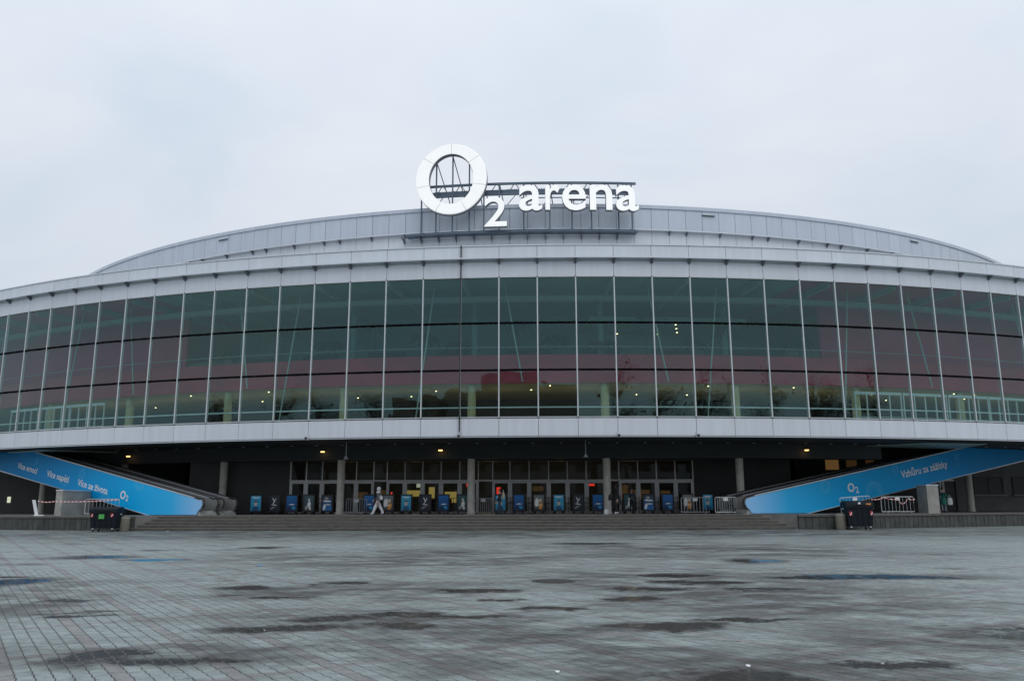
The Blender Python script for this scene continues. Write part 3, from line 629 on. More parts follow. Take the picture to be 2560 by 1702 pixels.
# ------------------------------------------------------------------ moving walkways
def print_mat(name, length, bubbles):
    m, t, o = new_mat(name); n = t.nodes.new; L = t.links.new
    p = n('ShaderNodeBsdfPrincipled'); L(p.outputs[0], o.inputs[0]); p.inputs['Roughness'].default_value = .42; p.inputs['Specular IOR Level'].default_value = .12
    tcn = n('ShaderNodeTexCoord'); sp = n('ShaderNodeSeparateXYZ'); L(tcn.outputs['Object'], sp.inputs[0])
    mr = n('ShaderNodeMapRange'); mr.inputs[1].default_value = 0; mr.inputs[2].default_value = length; L(sp.outputs[0], mr.inputs[0])
    r = n('ShaderNodeValToRGB'); L(mr.outputs[0], r.inputs[0]); e = r.color_ramp.elements
    e[0].position = 0; e[0].color = (.30, .60, .95, 1); e[1].position = 1; e[1].color = (.004, .20, .48, 1)
    for ps, c in ((.10, (.04, .50, .93, 1)), (.26, (.004, .45, .90, 1)), (.60, (.004, .33, .76, 1))):
        x = e.new(ps); x.color = c
    col = r.outputs[0]
    for (bx, bz, br) in bubbles:
        mpn = n('ShaderNodeMapping'); mpn.vector_type = 'TEXTURE'; mpn.inputs['Location'].default_value = (bx, 0, bz); mpn.inputs['Scale'].default_value = (br, 100, br); L(tcn.outputs['Object'], mpn.inputs[0])
        ln = n('ShaderNodeVectorMath'); ln.operation = 'LENGTH'; L(mpn.outputs[0], ln.inputs[0])
        a = n('ShaderNodeMapRange'); a.inputs[1].default_value = 1.0; a.inputs[2].default_value = .93; L(ln.outputs['Value'], a.inputs[0])
        b = n('ShaderNodeMapRange'); b.inputs[1].default_value = .15; b.inputs[2].default_value = 1.0; b.inputs[3].default_value = .0; b.inputs[4].default_value = .55; L(ln.outputs['Value'], b.inputs[0])
        mu = n('ShaderNodeMath'); mu.operation = 'MULTIPLY'; L(a.outputs[0], mu.inputs[0]); L(b.outputs[0], mu.inputs[1])
        mc = n('ShaderNodeMixRGB'); L(mu.outputs[0], mc.inputs[0]); L(col, mc.inputs[1]); mc.inputs[2].default_value = (.10, .52, .85, 1); col = mc.outputs[0]
    L(col, p.inputs['Base Color']); return m
M['lettering'] = pmat('white_print', (.86, .90, .93), .5, 0, .03, 2.0)
def walkway(P0, az, bot, top, Lmax, label_near, label_far, bubbles, texts, back):
    """P0 foot of the outer panel, az heading; bot/top: (s, z, slope) of the panel's edges"""
    ux, uy = sin(az), cos(az); rz = math.atan2(uy, ux)
    zt = lambda s_: top[1]+(s_-top[0])*top[2]; zbm = lambda s_: max(TZ+.02, bot[1]+(s_-bot[0])*bot[2])
    kink = bot[0]
    prof = [(.10, TZ+.03), (-.02, 1.18), (-.26, 1.36), (-.37, 1.58), (-.36, 1.78), (-.22, 1.95), (0.02, zt(0)-.03), (.6, zt(.6)), (Lmax, zt(Lmax)), (Lmax, zbm(Lmax)), (kink, TZ+.02)]
    for unit, (o0, lab) in enumerate(((0.0, label_near), (1.62, label_far))):
        e = empty('moving_walkway', (P0[0], P0[1], 0), rz); tag(e, lab, 'walkway', 'inclined moving walkways')
        b_ = back
        def yy(a): return (o0+a)*b_
        def seg(a, b): return (min(yy(a), yy(b)), max(yy(a), yy(b)))
        # balustrades: two solid sides with rounded ends
        for q, (a, b, mt) in enumerate(((0.0, .20, 'brushed'), (1.14, 1.34, 'brushed'))):
            pr = [(x, z) for x, z in prof]
            sd_ = MB().prism(pr, *seg(a, b)).build('balustrade', M[mt], e)
            rail = [(.3, 1.32), (-.12, 1.36), (-.36, 1.45), (-.44, 1.66), (-.36, 1.88), (-.15, 2.03), (.1, zt(.1)+.05), (.7, zt(.7)+.07), (Lmax, zt(Lmax)+.07)]
            MB().tube([(x, yy((a+b)/2), z) for x, z in rail], .055, 8).build('handrail', M['rubber'], sd_)
            MB().prism([(.5, zt(.5)-.0), (Lmax, zt(Lmax)), (Lmax, zt(Lmax)+.045), (.5, zt(.5)+.045)], *seg(a-.03, b+.03)).build('trim_strip', M['trim'], sd_)
        MB().prism([(-.4, TZ+.01), (.6, TZ+.05), (3.0, TZ+.12), (Lmax, zbm(Lmax)+.9), (Lmax, zbm(Lmax)+.2), (kink, TZ+.005), (-.4, TZ+.002)], *seg(.205, 1.135)).build('tread_belt', M['rubber'], e)
        MB().prism([(-.30, TZ), (.12, TZ), (.12, 1.22), (-.05, 1.22)], *seg(.01, 1.33)).build('newel_base', M['brushed'], e)
        MB().prism([(kink-.3, TZ+.0), (Lmax, zbm(Lmax)-.10), (Lmax, zbm(Lmax)-.002), (kink+.1, TZ+.015)], *seg(-.06, 1.36)).build('truss_cladding', M['trim'], e)
        if unit == 0:
            pn = MB().prism([(x+(.03 if x < .2 else 0), z+(.02 if z < 1.0 else -.03 if z > 1.9 else 0)) for x, z in prof], -.012, .012)
            po = pn.build('printed_panel', print_mat('blue_print_panel', Lmax, bubbles), e); po.location = (0, -.03*b_, 0)
            po['label'] = 'blue printed side panel with white slogan and bubbles'
            for (body, s0, z0, wd, cap, bold) in texts:
                me = upright(text_data(body, bold), [M['lettering']], wd)
                o = link('lettering', me, None, e)
                sl = top[2]
                xdir = Vector((1 if b_ > 0 else -1, 0, sl if b_ > 0 else -sl)).normalized(); zdir = Vector((-xdir.z, 0, xdir.x)); 
                if b_ < 0: zdir = Vector((xdir.z, 0, -xdir.x)); zdir = zdir if zdir.z > 0 else -zdir
                ydir = zdir.cross(xdir)
                mt = Matrix((xdir, ydir, zdir)).transposed().to_4x4(); mt.translation = Vector((s0, -.055*b_, z0)); o.matrix_local = mt
    return e
walkway((-20.73, 55.0), R_(-60), (5.13, .88, .186), (1.48, 2.25, .192), 27.0,
        'blue-printed inclined walkway nearest the bin with the green sticker', 'plain grey inclined walkway behind the blue-printed one above the green-stickered bin',
        [(6.2, 3.1, .55), (10.0, 2.0, .55), (13.0, 3.9, .38), (19.0, 5.0, .26), (15.0, 3.2, .22)],
        [('Více emocí', 21.6, 4.55, 2.85, .43, .02), ('Více napětí', 17.5, 3.83, 3.0, .43, .02), ('Více ze života', 13.45, 3.08, 3.75, .43, .02), ('O', 8.3, 2.12, .62, .6, .03), ('2', 7.62, 1.93, .26, .3, .02)], -1)
walkway((15.65, 55.0), R_(65), (5.14, .88, .1747), (-.38, 1.96, .174), 33.0,
        'blue-printed inclined walkway nearest the bin with the orange sticker', 'plain grey inclined walkway behind the blue-printed one above the orange-stickered bin',
        [(6.8, 2.75, .5), (11.5, 2.3, .9), (13.8, 4.1, .36), (20.6, 5.05, .26), (20.7, 4.55, .16)],
        [('O', 8.95, 2.36, .66, .6, .03), ('2', 9.68, 2.30, .30, .3, .02), ('Vzhůru za zážitky', 14.4, 3.42, 5.2, .45, .02)], 1)
# piers carrying the walkways
def pier(name, x, y, wx, wy, h, rz, label):
    e = empty(name, (x, y, TZ), rz); tag(e, label, 'pier')
    MB().box(-wx/2, wx/2, -wy/2, wy/2, 0, h).build('shaft', M['concrete'], e); MB().box(-wx/2-.03, wx/2+.03, -wy/2-.03, wy/2+.03, h, h+.08).build('cap', M['trim'], e)
pier('support_pier', -31.1, 59.2, .45, 4.4, 1.66, 0, 'pale concrete pier under the walkway beside the leaning white board')
pier('support_pier', 28.85, 57.7, .8, 1.4, 1.85, 0, 'pale concrete pier under the walkway beside the person in green')

# ------------------------------------------------------------------ wheeled bins
def wheeled_bin(x, y, rz, wd, h, label, sticker, tags):
    e = empty('wheeled_bin', (x, y, 0), rz); tag(e, label, 'bin', 'wheeled bins')
    dp = 1.05; zb0 = .20; hb = h*.80
    b = MB(); T = [(-wd/2, -dp/2), (wd/2, -dp/2), (wd/2, dp/2), (-wd/2, dp/2)]; kk = .88
    b.poly([(X*kk, Y*kk, zb0) for X, Y in T]+[(X, Y, hb) for X, Y in T], [(3,2,1,0), (0,1,5,4), (1,2,6,5), (2,3,7,6), (3,0,4,7), (4,5,6,7)]); bd = b.build('body', M['binplast'], e)
    rm = MB().box(-wd/2-.05, wd/2+.05, -dp/2-.05, dp/2+.05, hb-.07, hb+.0); rm.build('rim', M['binplast'], bd)
    for q in (-.62, -.2, .2, .62): MB().poly([(q*wd/2-.03, -dp/2*kk-.03, zb0+.06), (q*wd/2+.03, -dp/2*kk-.03, zb0+.06), (q*wd/2+.03, -dp/2-.03, hb-.07), (q*wd/2-.03, -dp/2-.03, hb-.07), (q*wd/2-.03, -dp/2*kk+.02, zb0+.06), (q*wd/2+.03, -dp/2*kk+.02, zb0+.06), (q*wd/2+.03, -dp/2+.02, hb-.07), (q*wd/2-.03, -dp/2+.02, hb-.07)], [(0,1,2,3),(1,5,6,2),(4,0,3,7),(0,4,5,1)]).build('rib', M['binplast'], bd)
    lid = [( -dp/2-.06, hb+.002), (-dp/2-.04, hb+(h-hb)*.55), (-dp/4, h*.99), (dp/4, h), (dp/2, hb+(h-hb)*.6), (dp/2+.05, hb+.002)]
    lb = MB().prism(lid, -wd/2-.03, wd/2+.03); lb.v = [(Y, X, Zz) for X, Y, Zz in lb.v]; lo = lb.build('lid', M['binplast'], e)
    MB().tube([(-wd*.3, -dp/2-.09, hb+.10), (wd*.3, -dp/2-.09, hb+.10)], .02, 6).build('handle', M['binplast'], lo)
    for sxx in (-1, 1):
        MB().tube([(sxx*(wd/2+.03), -.1, hb-.15), (sxx*(wd/2+.14), -.1, hb-.15)], .04, 8).build('trunnion', M['galv'], e)
        for syy in (-1, 1):
            wx_, wy_ = sxx*wd*.36, syy*dp*.36
            c = MB().tube([(wx_-.03, wy_, .10), (wx_+.03, wy_, .10)], .10, 12).build('wheel', M['rubber'], e)
            MB().box(wx_-.05, wx_+.05, wy_-.09, wy_+.05, .12, .21).build('caster_fork', M['galv'], c)
    for (X, Zz, wx_, wz_, mt) in tags:
        t = (Zz-zb0)/(hb-zb0); yf = -dp/2*(kk+(1-kk)*t)-.012 if Zz < hb else -dp/2-.035
        MB().box(X-wx_/2, X+wx_/2, yf-.045, yf-.035, Zz-wz_/2, Zz+wz_/2).build('sticker', M[mt], bd if Zz < hb else lo)
        if mt == 'redp':
            MB().poly([(X-wx_*.45, yf-.05, Zz-wz_*.45), (X-wx_*.1, yf-.05, Zz-wz_*.45), (X+wx_*.45, yf-.05, Zz+wz_*.1), (X+wx_*.45, yf-.05, Zz+wz_*.45)], [(0,1,2,3)]).build('stripe', M['white'], bd)
wheeled_bin(-25.4, 53.0-.75, R_(2), 1.66, 1.50, 'dark wheeled bin with a green sticker on its front', 'green', [(-.08, .92, .34, .28, 'green'), (-.66, 1.0, .13, .2, 'redp'), (.56, 1.0, .16, .2, 'redp')])
wheeled_bin(21.5, 52.9-.9, R_(-3), 1.62, 1.76, 'dark wheeled bin with a small orange sticker on its lid', 'orange', [(-.60, .98, .17, .24, 'redp'), (.66, 1.0, .15, .24, 'redp'), (.5, 1.55, .3, .10, 'orange'), (-.05, 1.6, .14, .11, 'white')])
def stone_bin(x, y, h, r, label):
    e = empty('litter_bin', (x, y, 0)); tag(e, label, 'litter bin', 'stone litter bins')
    MB().lathe([(r*.94, 0), (r, .06), (r, h-.08), (r*.93, h)], 24).build('body', M['binstone'], e, smooth=True)
    MB().lathe([(r*.99, h-.16), (r*1.03, h-.15), (r*1.03, h-.09), (r*.99, h-.08)], 24).build('rim_band', M['concrete'], e)
    MB().lathe([(r*.66, h+.001), (r*.66, h+.006)], 20).build('opening', M['black'], e)
stone_bin(-24.55, 52.85, .93, .33, 'round stone litter bin next to the wheeled bin with the green sticker')
stone_bin(20.5, 52.15, 1.0, .31, 'round stone litter bin next to the wheeled bin with the orange sticker')

# ------------------------------------------------------------------ barriers, tape, leaning board
def barrier(x, y, rz, L, label, h=1.1, plate=True, lean=0.0, mat='galv', z=TZ, n=9):
    e = empty('crowd_barrier', (x, y, z), rz); e.rotation_euler[1] = lean; tag(e, label, 'barrier', 'steel crowd barriers')
    c = .09
    MB().tube([(-L/2,0,.12),(-L/2,0,h-c),(-L/2+c*.3,0,h-c*.3),(-L/2+c,0,h),(L/2-c,0,h),(L/2-c*.3,0,h-c*.3),(L/2,0,h-c),(L/2,0,.12),(-L/2,0,.12)], .024, 8, False).build('frame', M[mat], e)
    bmh = MB().tube([(0,0,.13),(0,0,h-.01)], .013, 6).mesh('bar', M[mat])
    for i in range(1, n): link('bar', bmh, None, e, (-L/2+L*i/n, 0, 0))
    for q in (-.36, .36): MB().tube([(q*L-.02,-.32,.02),(q*L,-.04,.13),(q*L,.04,.13),(q*L+.02,.32,.02)], .02, 6).build('foot', M[mat], e)
    if plate: MB().box(-.16, .16, -.035, -.026, h-.24, h-.04).build('plate', M['white'], e)
    return e
barrier(22.95, 55.6, R_(6), 2.1, 'white-grey crowd barrier standing partly behind the bin with the orange sticker', lean=R_(-4))
barrier(26.0, 56.2, R_(3), 2.25, 'white-grey crowd barrier beyond the bin with the orange sticker, draped with tape')
barrier(14.25, 55.6, R_(4), 1.45, 'crowd barrier across the foot of the walkway by the rightmost poster stand')
barrier(12.6, 57.4, R_(-3), 1.9, 'crowd barrier overlapping the front of the rightmost poster stand')
barrier(-2.1, 60.1, R_(2), 1.25, 'crowd barrier just beside the column in the middle of the entrance')
barrier(-11.3, 60.3, R_(-4), 1.5, 'crowd barrier beside the column in front of the doors on the left')
barrier(-30.6+2.2, 57.6, R_(8), 2.2, 'crowd barrier in the shade under the walkway beside the pale pier', plate=False)
bd = empty('leaning_board', (-32.1, 56.1, TZ), R_(10)); tag(bd, 'white plastic board leaning beside the striped tape', 'board')
b = MB().box(-.10, .10, -.03, .03, 0, 1.05); b.v = [(x-.28*(z/1.05)+.1, y, z) for x, y, z in b.v]; b.build('post', M['white'], bd)
MB().box(-.05, .55, -.12, .12, 0, .07).build('base', M['white'], bd)
M['tape'] = (lambda: None)()
def tape_mat():
    m, t, o = new_mat('striped_tape'); n = t.nodes.new; L = t.links.new
    p = n('ShaderNodeBsdfPrincipled'); L(p.outputs[0], o.inputs[0]); p.inputs['Roughness'].default_value = .5
    g = n('ShaderNodeNewGeometry'); d = n('ShaderNodeVectorMath'); d.operation = 'DOT_PRODUCT'; d.inputs[1].default_value = (3.2, 0, 3.2); L(g.outputs['Position'], d.inputs[0])
    f = n('ShaderNodeMath'); f.operation = 'FRACT'; L(d.outputs['Value'], f.inputs[0]); c = n('ShaderNodeMath'); c.operation = 'GREATER_THAN'; c.inputs[1].default_value = .5; L(f.outputs[0], c.inputs[0])
    mc = n('ShaderNodeMixRGB'); mc.inputs[1].default_value = (.62, .07, .06, 1); mc.inputs[2].default_value = (.75, .74, .72, 1); L(c.outputs[0], mc.inputs[0]); L(mc.outputs[0], p.inputs['Base Color']); return m
M['tape'] = tape_mat()
def tape(pts, label, wdt=.055):
    b = MB(); P = []
    n = 10
    for (a, c) in zip(pts[:-1], pts[1:]):
        for i in range(n+1):
            t = i/n; sag = -.06*4*t*(1-t); P.append((a[0]+(c[0]-a[0])*t, a[1]+(c[1]-a[1])*t, a[2]+(c[2]-a[2])*t+sag))
    V = []; F = []
    for i, p in enumerate(P): V += [(p[0]-pts[0][0], p[1]-pts[0][1], p[2]-wdt/2), (p[0]-pts[0][0], p[1]-pts[0][1]+.01, p[2]+wdt/2)]
    F = [(2*i, 2*i+2, 2*i+3, 2*i+1) for i in range(len(P)-1)]
    b.poly(V, F); o = b.build('barrier_tape', M['tape'], None, (pts[0][0], pts[0][1], 0)); sm_ = o.modifiers.new('thick', 'SOLIDIFY'); sm_.thickness = .004
    tag(o, label, 'tape')
tape([(-32.0, 56.05, 1.9), (-30.6, 55.5, 1.86), (-25.5, 53.9, 1.96)], 'red and white tape strung from the leaning white board towards the wheeled bin')
tape([(24.0, 55.6, 1.85), (25.1, 56.1, 1.98), (26.0, 56.1, 1.86), (26.3, 56.1, 1.55), (26.7, 56.1, 1.92), (27.2, 56.2, 1.86)], 'red and white tape tangled over the barrier beyond the bin with the orange sticker')

# ------------------------------------------------------------------ poster stands along the doors
def poster_mat(name, c0, c1, shapes):
    m, t, o = new_mat(name); n = t.nodes.new; L = t.links.new
    p = n('ShaderNodeBsdfPrincipled'); L(p.outputs[0], o.inputs[0]); p.inputs['Roughness'].default_value = .3
    tcn = n('ShaderNodeTexCoord'); sp = n('ShaderNodeSeparateXYZ'); L(tcn.outputs['Object'], sp.inputs[0])
    mr = n('ShaderNodeMapRange'); mr.inputs[1].default_value = .25; mr.inputs[2].default_value = 1.3; L(sp.outputs[2], mr.inputs[0])
    nz_ = n('ShaderNodeTexNoise'); nz_.inputs['Scale'].default_value = 7; L(tcn.outputs['Object'], nz_.inputs['Vector'])
    mc = n('ShaderNodeMixRGB'); mc.inputs[1].default_value = (*c0, 1); mc.inputs[2].default_value = (*c1, 1); L(mr.outputs[0], mc.inputs[0]); col = mc.outputs[0]
    for (x, z, rx, rz, rot, c) in shapes:
        mpn = n('ShaderNodeMapping'); mpn.vector_type = 'TEXTURE'; mpn.inputs['Location'].default_value = (x, 0, z); mpn.inputs['Rotation'].default_value = (0, rot, 0); mpn.inputs['Scale'].default_value = (rx, 100, rz)
        ad = n('ShaderNodeVectorMath'); ad.operation = 'MULTIPLY_ADD'; ad.inputs[1].default_value = (.08, 0, .08); L(nz_.outputs['Color'], ad.inputs[0]); L(tcn.outputs['Object'], ad.inputs[2]); L(ad.outputs[0], mpn.inputs[0])
        ln = n('ShaderNodeVectorMath'); ln.operation = 'LENGTH'; L(mpn.outputs[0], ln.inputs[0])
        a = n('ShaderNodeMapRange'); a.inputs[1].default_value = 1.1; a.inputs[2].default_value = .8; L(ln.outputs['Value'], a.inputs[0])
        m2 = n('ShaderNodeMixRGB'); L(a.outputs[0], m2.inputs[0]); L(col, m2.inputs[1]); m2.inputs[2].default_value = (*c, 1); col = m2.outputs[0]
    L(col, p.inputs['Base Color'])
    L(col, p.inputs['Emission Color']); p.inputs['Emission Strength'].default_value = .07
    return m
W_ = (.85, .88, .9); K_ = (.02, .03, .05)
PM = {
 'pale blue portrait': poster_mat('poster_pale_blue', (.03,.30,.50), (.05,.42,.72), [(.04,1.24,.30,.05,0,W_),(.04,.80,.11,.17,0,(.62,.55,.48)),(.04,.42,.26,.20,0,(.02,.10,.22)),(.04,.96,.12,.07,0,(.10,.08,.06))]),
 'white leaping figure': poster_mat('poster_black', K_, (.03,.04,.06), [(.06,.98,.035,.24,.5,W_),(-.02,1.1,.03,.16,-.5,W_),(.04,.72,.22,.045,.2,(.6,.62,.65)),(-.06,.5,.2,.05,-.5,(.3,.32,.34))]),
 'plain deep blue print': poster_mat('poster_deep_blue', (.01,.04,.16), (.015,.17,.50), [(.06,.74,.22,.035,0,W_),(.18,.5,.15,.10,.4,(.03,.35,.62)),(-.1,.45,.2,.12,0,(.01,.03,.08))]),
 'pale singer': poster_mat('poster_singer', (.03,.04,.05), (.04,.12,.14), [(.05,1.06,.08,.11,0,(.75,.70,.66)),(.06,.75,.13,.22,.2,W_),(.12,.5,.09,.18,-.3,(.7,.7,.7)),(-.14,.5,.10,.14,.5,(.4,.4,.4))]),
 'blue and white print': poster_mat('poster_split', (.02,.18,.52), (.03,.04,.06), [(.04,.98,.34,.06,.06,W_),(.0,1.18,.16,.09,0,(.4,.4,.42)),(-.16,.55,.10,.24,.2,W_),(.12,.72,.20,.04,0,W_)]),
 'white and orange print': poster_mat('poster_orange', (.05,.06,.07), (.20,.23,.25), [(-.12,.85,.16,.32,.1,W_),(.17,.60,.14,.26,.2,(.80,.34,.06)),(.14,1.0,.10,.13,0,(.75,.62,.5)),(-.02,.66,.25,.035,0,W_)]),
}
PN = list(PM)
seq = [0,1,2,3,4, 2,5,0,1,2,3, 0,2,5,0,1,2,3,4,2,5,0]
pxs = [640,683.5,727,772,816.5, 921,968.5,1014.5,1062,1108,1155.5, 1250,1296,1346.5,1395.5,1444,1494,1572,1620.5,1669.5,1719,1768.5]
ordn = ['first','second','third','fourth','fifth','sixth','seventh','eighth','ninth','tenth','eleventh','twelfth','thirteenth','fourteenth','fifteenth','sixteenth','seventeenth','eighteenth','nineteenth','twentieth','twenty-first','last']
ps_c = MB(); ps_c.box(-.45, .45, 0, .14, .16, 1.42); cab = ps_c.mesh('cabinet', M['black'])
pst = {k: MB().box(-.36, .36, -.012, .0, .26, 1.33).mesh('poster', PM[k]) for k in PN}
ftm = MB().box(-.06, .06, -.3, .4, 0, .16).mesh('foot', M['black'])
rl = MB()
for z in (.35, .75, 1.12): rl.box(.45, 1.05, .04, .075, z, z+.035)
rl.box(.72, .75, .04, .075, .05, 1.2); rlm = rl.mesh('queue_rail', M['black'])
PY = 61.2
for i, (px, k) in enumerate(zip(pxs, seq)):
    x = (px-1280)*PY*.9805/2040
    e = empty('poster_stand', (x, PY+random.uniform(-.2, .2), TZ), R_(random.uniform(-9, 9))); tag(e, f'{ordn[i]} black poster stand from the left along the doors, {PN[k]}', 'poster stand', 'poster stands in front of the doors')
    link('cabinet', cab, None, e); link('poster', pst[PN[k]], None, e)
    for q in (-.32, .32): link('foot', ftm, None, e, (q, 0, 0))
    link('queue_rail', rlm, None, e)

# ------------------------------------------------------------------ people
def mesh_from_skin(name, verts, edges, radii, root, sub=1):
    me = D.meshes.new(name); me.from_pydata(verts, edges, []); o = D.objects.new(name, me); COL.objects.link(o)
    sk = o.modifiers.new('skin', 'SKIN'); sk.use_smooth_shade = True; sk.branch_smoothing = .4
    if not me.skin_vertices: 
        bpy.context.view_layer.objects.active = o
    for i, r in enumerate(radii):
        s_ = me.skin_vertices[0].data[i]; s_.radius = r if isinstance(r, tuple) else (r, r); s_.use_root = (i == root)
    sb = o.modifiers.new('sub', 'SUBSURF'); sb.levels = sub; sb.render_levels = sub
    bpy.context.view_layer.update()
    dg = bpy.context.evaluated_depsgraph_get(); m2 = D.meshes.new_from_object(o.evaluated_get(dg)); D.objects.remove(o); return m2
def person(loc, rz, H, label, mats, stride=.0, arms=(0.1, -.1), elbow=.3, hood=False, hair='black', lean=0.0, bulky=1.0, coat=False, cap=None, legs=1.0):
    """local: x right, -y is facing direction, z up"""
    k = H/1.75; e = empty('person', loc, rz); tag(e, label, 'person')
    V = []; Rd = []; E = []; Cg = []
    def v(p, r, cg, par=None):
        V.append((p[0]*k, p[1]*k, p[2]*k)); Rd.append((r[0]*k, r[1]*k) if isinstance(r, tuple) else r*k); Cg.append(cg)
        if par is not None: E.append((par, len(V)-1))
        return len(V)-1
    L_ = lambda z: -lean*(z-.9)
    B = bulky
    pel = v((0, 0, .93), (.155*B, .115*B), 'top' if coat else 'leg')
    wst = v((0, L_(1.08), 1.08), (.135*B, .10*B), 'top', pel); chs = v((0, L_(1.28), 1.28), (.165*B, .115*B), 'top', wst); nk0 = v((0, L_(1.43), 1.44), (.10*B, .075), 'top', chs)
    nk = v((0, L_(1.5), 1.50), .052, 'skin', nk0); ch = v((0, L_(1.56)-.03, 1.56), (.062, .075), 'skin', nk); hd = v((0, L_(1.64)-.005, 1.65), (.078, .095), 'skin', ch); cw = v((0, L_(1.7)+.005, 1.72), (.06, .07), 'skin', hd)
    v((0, L_(1.64)-.112, 1.625), .012, 'skin', hd)          # nose
    for s_, i in ((-1, 0), (1, 1)):
        st = stride*(1 if i else -1)
        hp = v((s_*.09, 0, .86), (.10*B, .10*B), 'leg', pel); kn = v((s_*.10, -st*.45-.02, .49), .064*B*legs, 'leg', hp)
        back = max(0, -st)
        an = v((s_*.10, -st*.95+back*.12, .11+back*.10), .046*B*legs, 'leg', kn); v((s_*.105, -st*.95+back*.10+.045, .045+back*.12), (.042, .04), 'shoe', an); 
        to = v((s_*.115, -st*.95+back*.05-.15, .04), (.042, .032), 'shoe', an)
        sh = v((s_*.19, L_(1.4), 1.39), .062*B, 'top', chs); a = arms[i]
        el = v((s_*.245, L_(1.2)-sin(a)*.29, 1.39-cos(a)*.29), .048*B, 'top', sh)
        f2 = a+elbow
        wr = v((s_*.25, L_(1.2)-sin(a)*.29-sin(f2)*.25, 1.39-cos(a)*.29-cos(f2)*.25), .033, 'top', el)
        dr = Vector((0, -sin(f2), -cos(f2))); sd_ = Vector((0, -cos(f2), sin(f2)))
        wp = Vector(V[wr])/k; pm = wp+dr*.075; pi_ = v(tuple(pm), (.022, .038), 'skin', wr)
        for q, (off_, ln_) in enumerate(((-.03, .062), (-.01, .075), (.011, .07), (.03, .054))):
            b0 = v(tuple(pm+sd_*off_+dr*.025), .0095, 'skin', pi_); b1 = v(tuple(pm+sd_*off_+dr*(.025+ln_*.55)+Vector((-s_*.006, 0, 0))), .009, 'skin', b0); v(tuple(pm+sd_*off_+dr*(.025+ln_)+Vector((-s_*.022, 0, 0))), .008, 'skin', b1)
        t0 = v(tuple(wp+dr*.03+sd_*.035), .011, 'skin', wr); v(tuple(wp+dr*.07+sd_*.058+Vector((-s_*.012, 0, 0))), .009, 'skin', t0)
    me = mesh_from_skin('body', V, E, Rd, pel, 2)
    keys = ['top', 'leg', 'skin', 'shoe']
    for q in keys: me.materials.append(mats[q])
    segs = [(Vector(V[a]), Vector(V[b]), Cg[b]) for a, b in E]
    for p in me.polygons:
        c = p.center; bd_ = 1e9; bc = 'top'
        for a, b, cg in segs:
            ab = b-a; t = max(0, min(1, (c-a).dot(ab)/max(1e-9, ab.length_squared))); d_ = (c-(a+ab*t)).length
            if d_ < bd_: bd_ = d_; bc = cg
        if bc == 'leg' and c.z > .93*k: bc = 'top'
        p.material_index = keys.index(bc)
    link('body', me, None, e)
    hz = (0, (L_(1.65))*k, 1.66*k)
    for s_ in (-1, 1):
        MB().sphere((s_*.03*k, hz[1]-.088*k, 1.655*k), .011*k, 6, 4).build('eye', M['black'], e)
        MB().sphere((s_*.078*k, hz[1]+.01*k, 1.64*k), .022*k, 6, 4, 1.4).build('ear', mats['skin'], e)
    MB().box(-.022*k, .022*k, hz[1]-.098*k, hz[1]-.085*k, 1.577*k, 1.584*k).build('mouth', M['redp'], e)
    if hood:
        b = MB().sphere((0, hz[1]+.03*k, 1.655*k), .135*k, 14, 9, 1.12); b.build('hood', mats[hood], e, smooth=True)
        MB().lathe([(.15*k, 1.40*k), (.13*k, 1.47*k), (.10*k, 1.52*k)], 14, (0, hz[1]+.01*k)).build('collar', mats[hood], e, smooth=True)
    else:
        b = MB().sphere((0, hz[1]+.025*k, 1.70*k), .098*k, 12, 8, .95); b.build('hair', M[cap or 'hair'], e, smooth=True)
    if coat:
        MB().lathe([(.215*k*B, .58*k), (.205*k*B, .75*k), (.18*k*B, .95*k), (.155*k*B, 1.1*k)], 16).build('coat_skirt', mats['top'], e, smooth=True)
    return e
M['skin'] = pmat('skin', (.50, .32, .24), .5, 0, .06, 8.0)
M['hair'] = pmat('dark_hair', (.03, .022, .018), .6, 0, .2, 20.0)
cw_ = pmat('white_cotton', (.60, .62, .66), .9, 0, .06, 6.0); cg_ = pmat('grey_jacket', (.12, .14, .15), .8, 0, .15, 6.0); cb_ = pmat('black_cloth', (.014, .014, .016), .85, 0, .2, 6.0)
cn_ = pmat('navy_denim', (.03, .05, .09), .85, 0, .15, 8.0); cgr = pmat('green_jacket', (.02, .16, .12), .8, 0, .12, 6.0); cbl = pmat('blue_grey_jacket', (.16, .20, .26), .8, 0, .12, 6.0); cbg = pmat('beige_canvas', (.45, .42, .33), .85, 0, .12, 6.0)
person((-8.98, 55.6, TZ), R_(-90), 1.80, 'person in white hood and white trousers striding past the doors', {'top': cg_, 'leg': cw_, 'skin': M['skin'], 'shoe': cw_, 'hoodm': cw_}, stride=.32, arms=(.35, -.25), elbow=.5, hood='hoodm', bulky=1.12, legs=1.55)
person((-.86, 55.9, TZ), R_(-80), 1.66, 'person in dark clothes with a pale backpack near the central column', {'top': cb_, 'leg': cn_, 'skin': M['skin'], 'shoe': cb_}, stride=.12, arms=(.15, .1), elbow=.5, cap='hair', bulky=1.05)
person((6.95, 55.3, TZ), R_(-85), 2.0, 'tall person in black hood standing beside a column with a black bag', {'top': cb_, 'leg': cb_, 'skin': M['skin'], 'shoe': cw_, 'hoodm': cb_}, stride=.06, arms=(.1, -.1), elbow=.3, hood='hoodm', bulky=1.2, coat=True)
person((8.55, 59.6, TZ), R_(20), 1.75, 'person in dark jacket behind the eighteenth poster stand at the doors', {'top': cn_, 'leg': cb_, 'skin': M['skin'], 'shoe': cb_}, stride=.05, arms=(.5, .3), elbow=.9)
person((31.3, 60.4, TZ), R_(95), 1.75, 'person in green jacket carrying a pale bag beside the pale pier', {'top': cgr, 'leg': cn_, 'skin': M['skin'], 'shoe': cb_}, stride=.1, arms=(.5, .2), elbow=.7, bulky=1.12, coat=True)
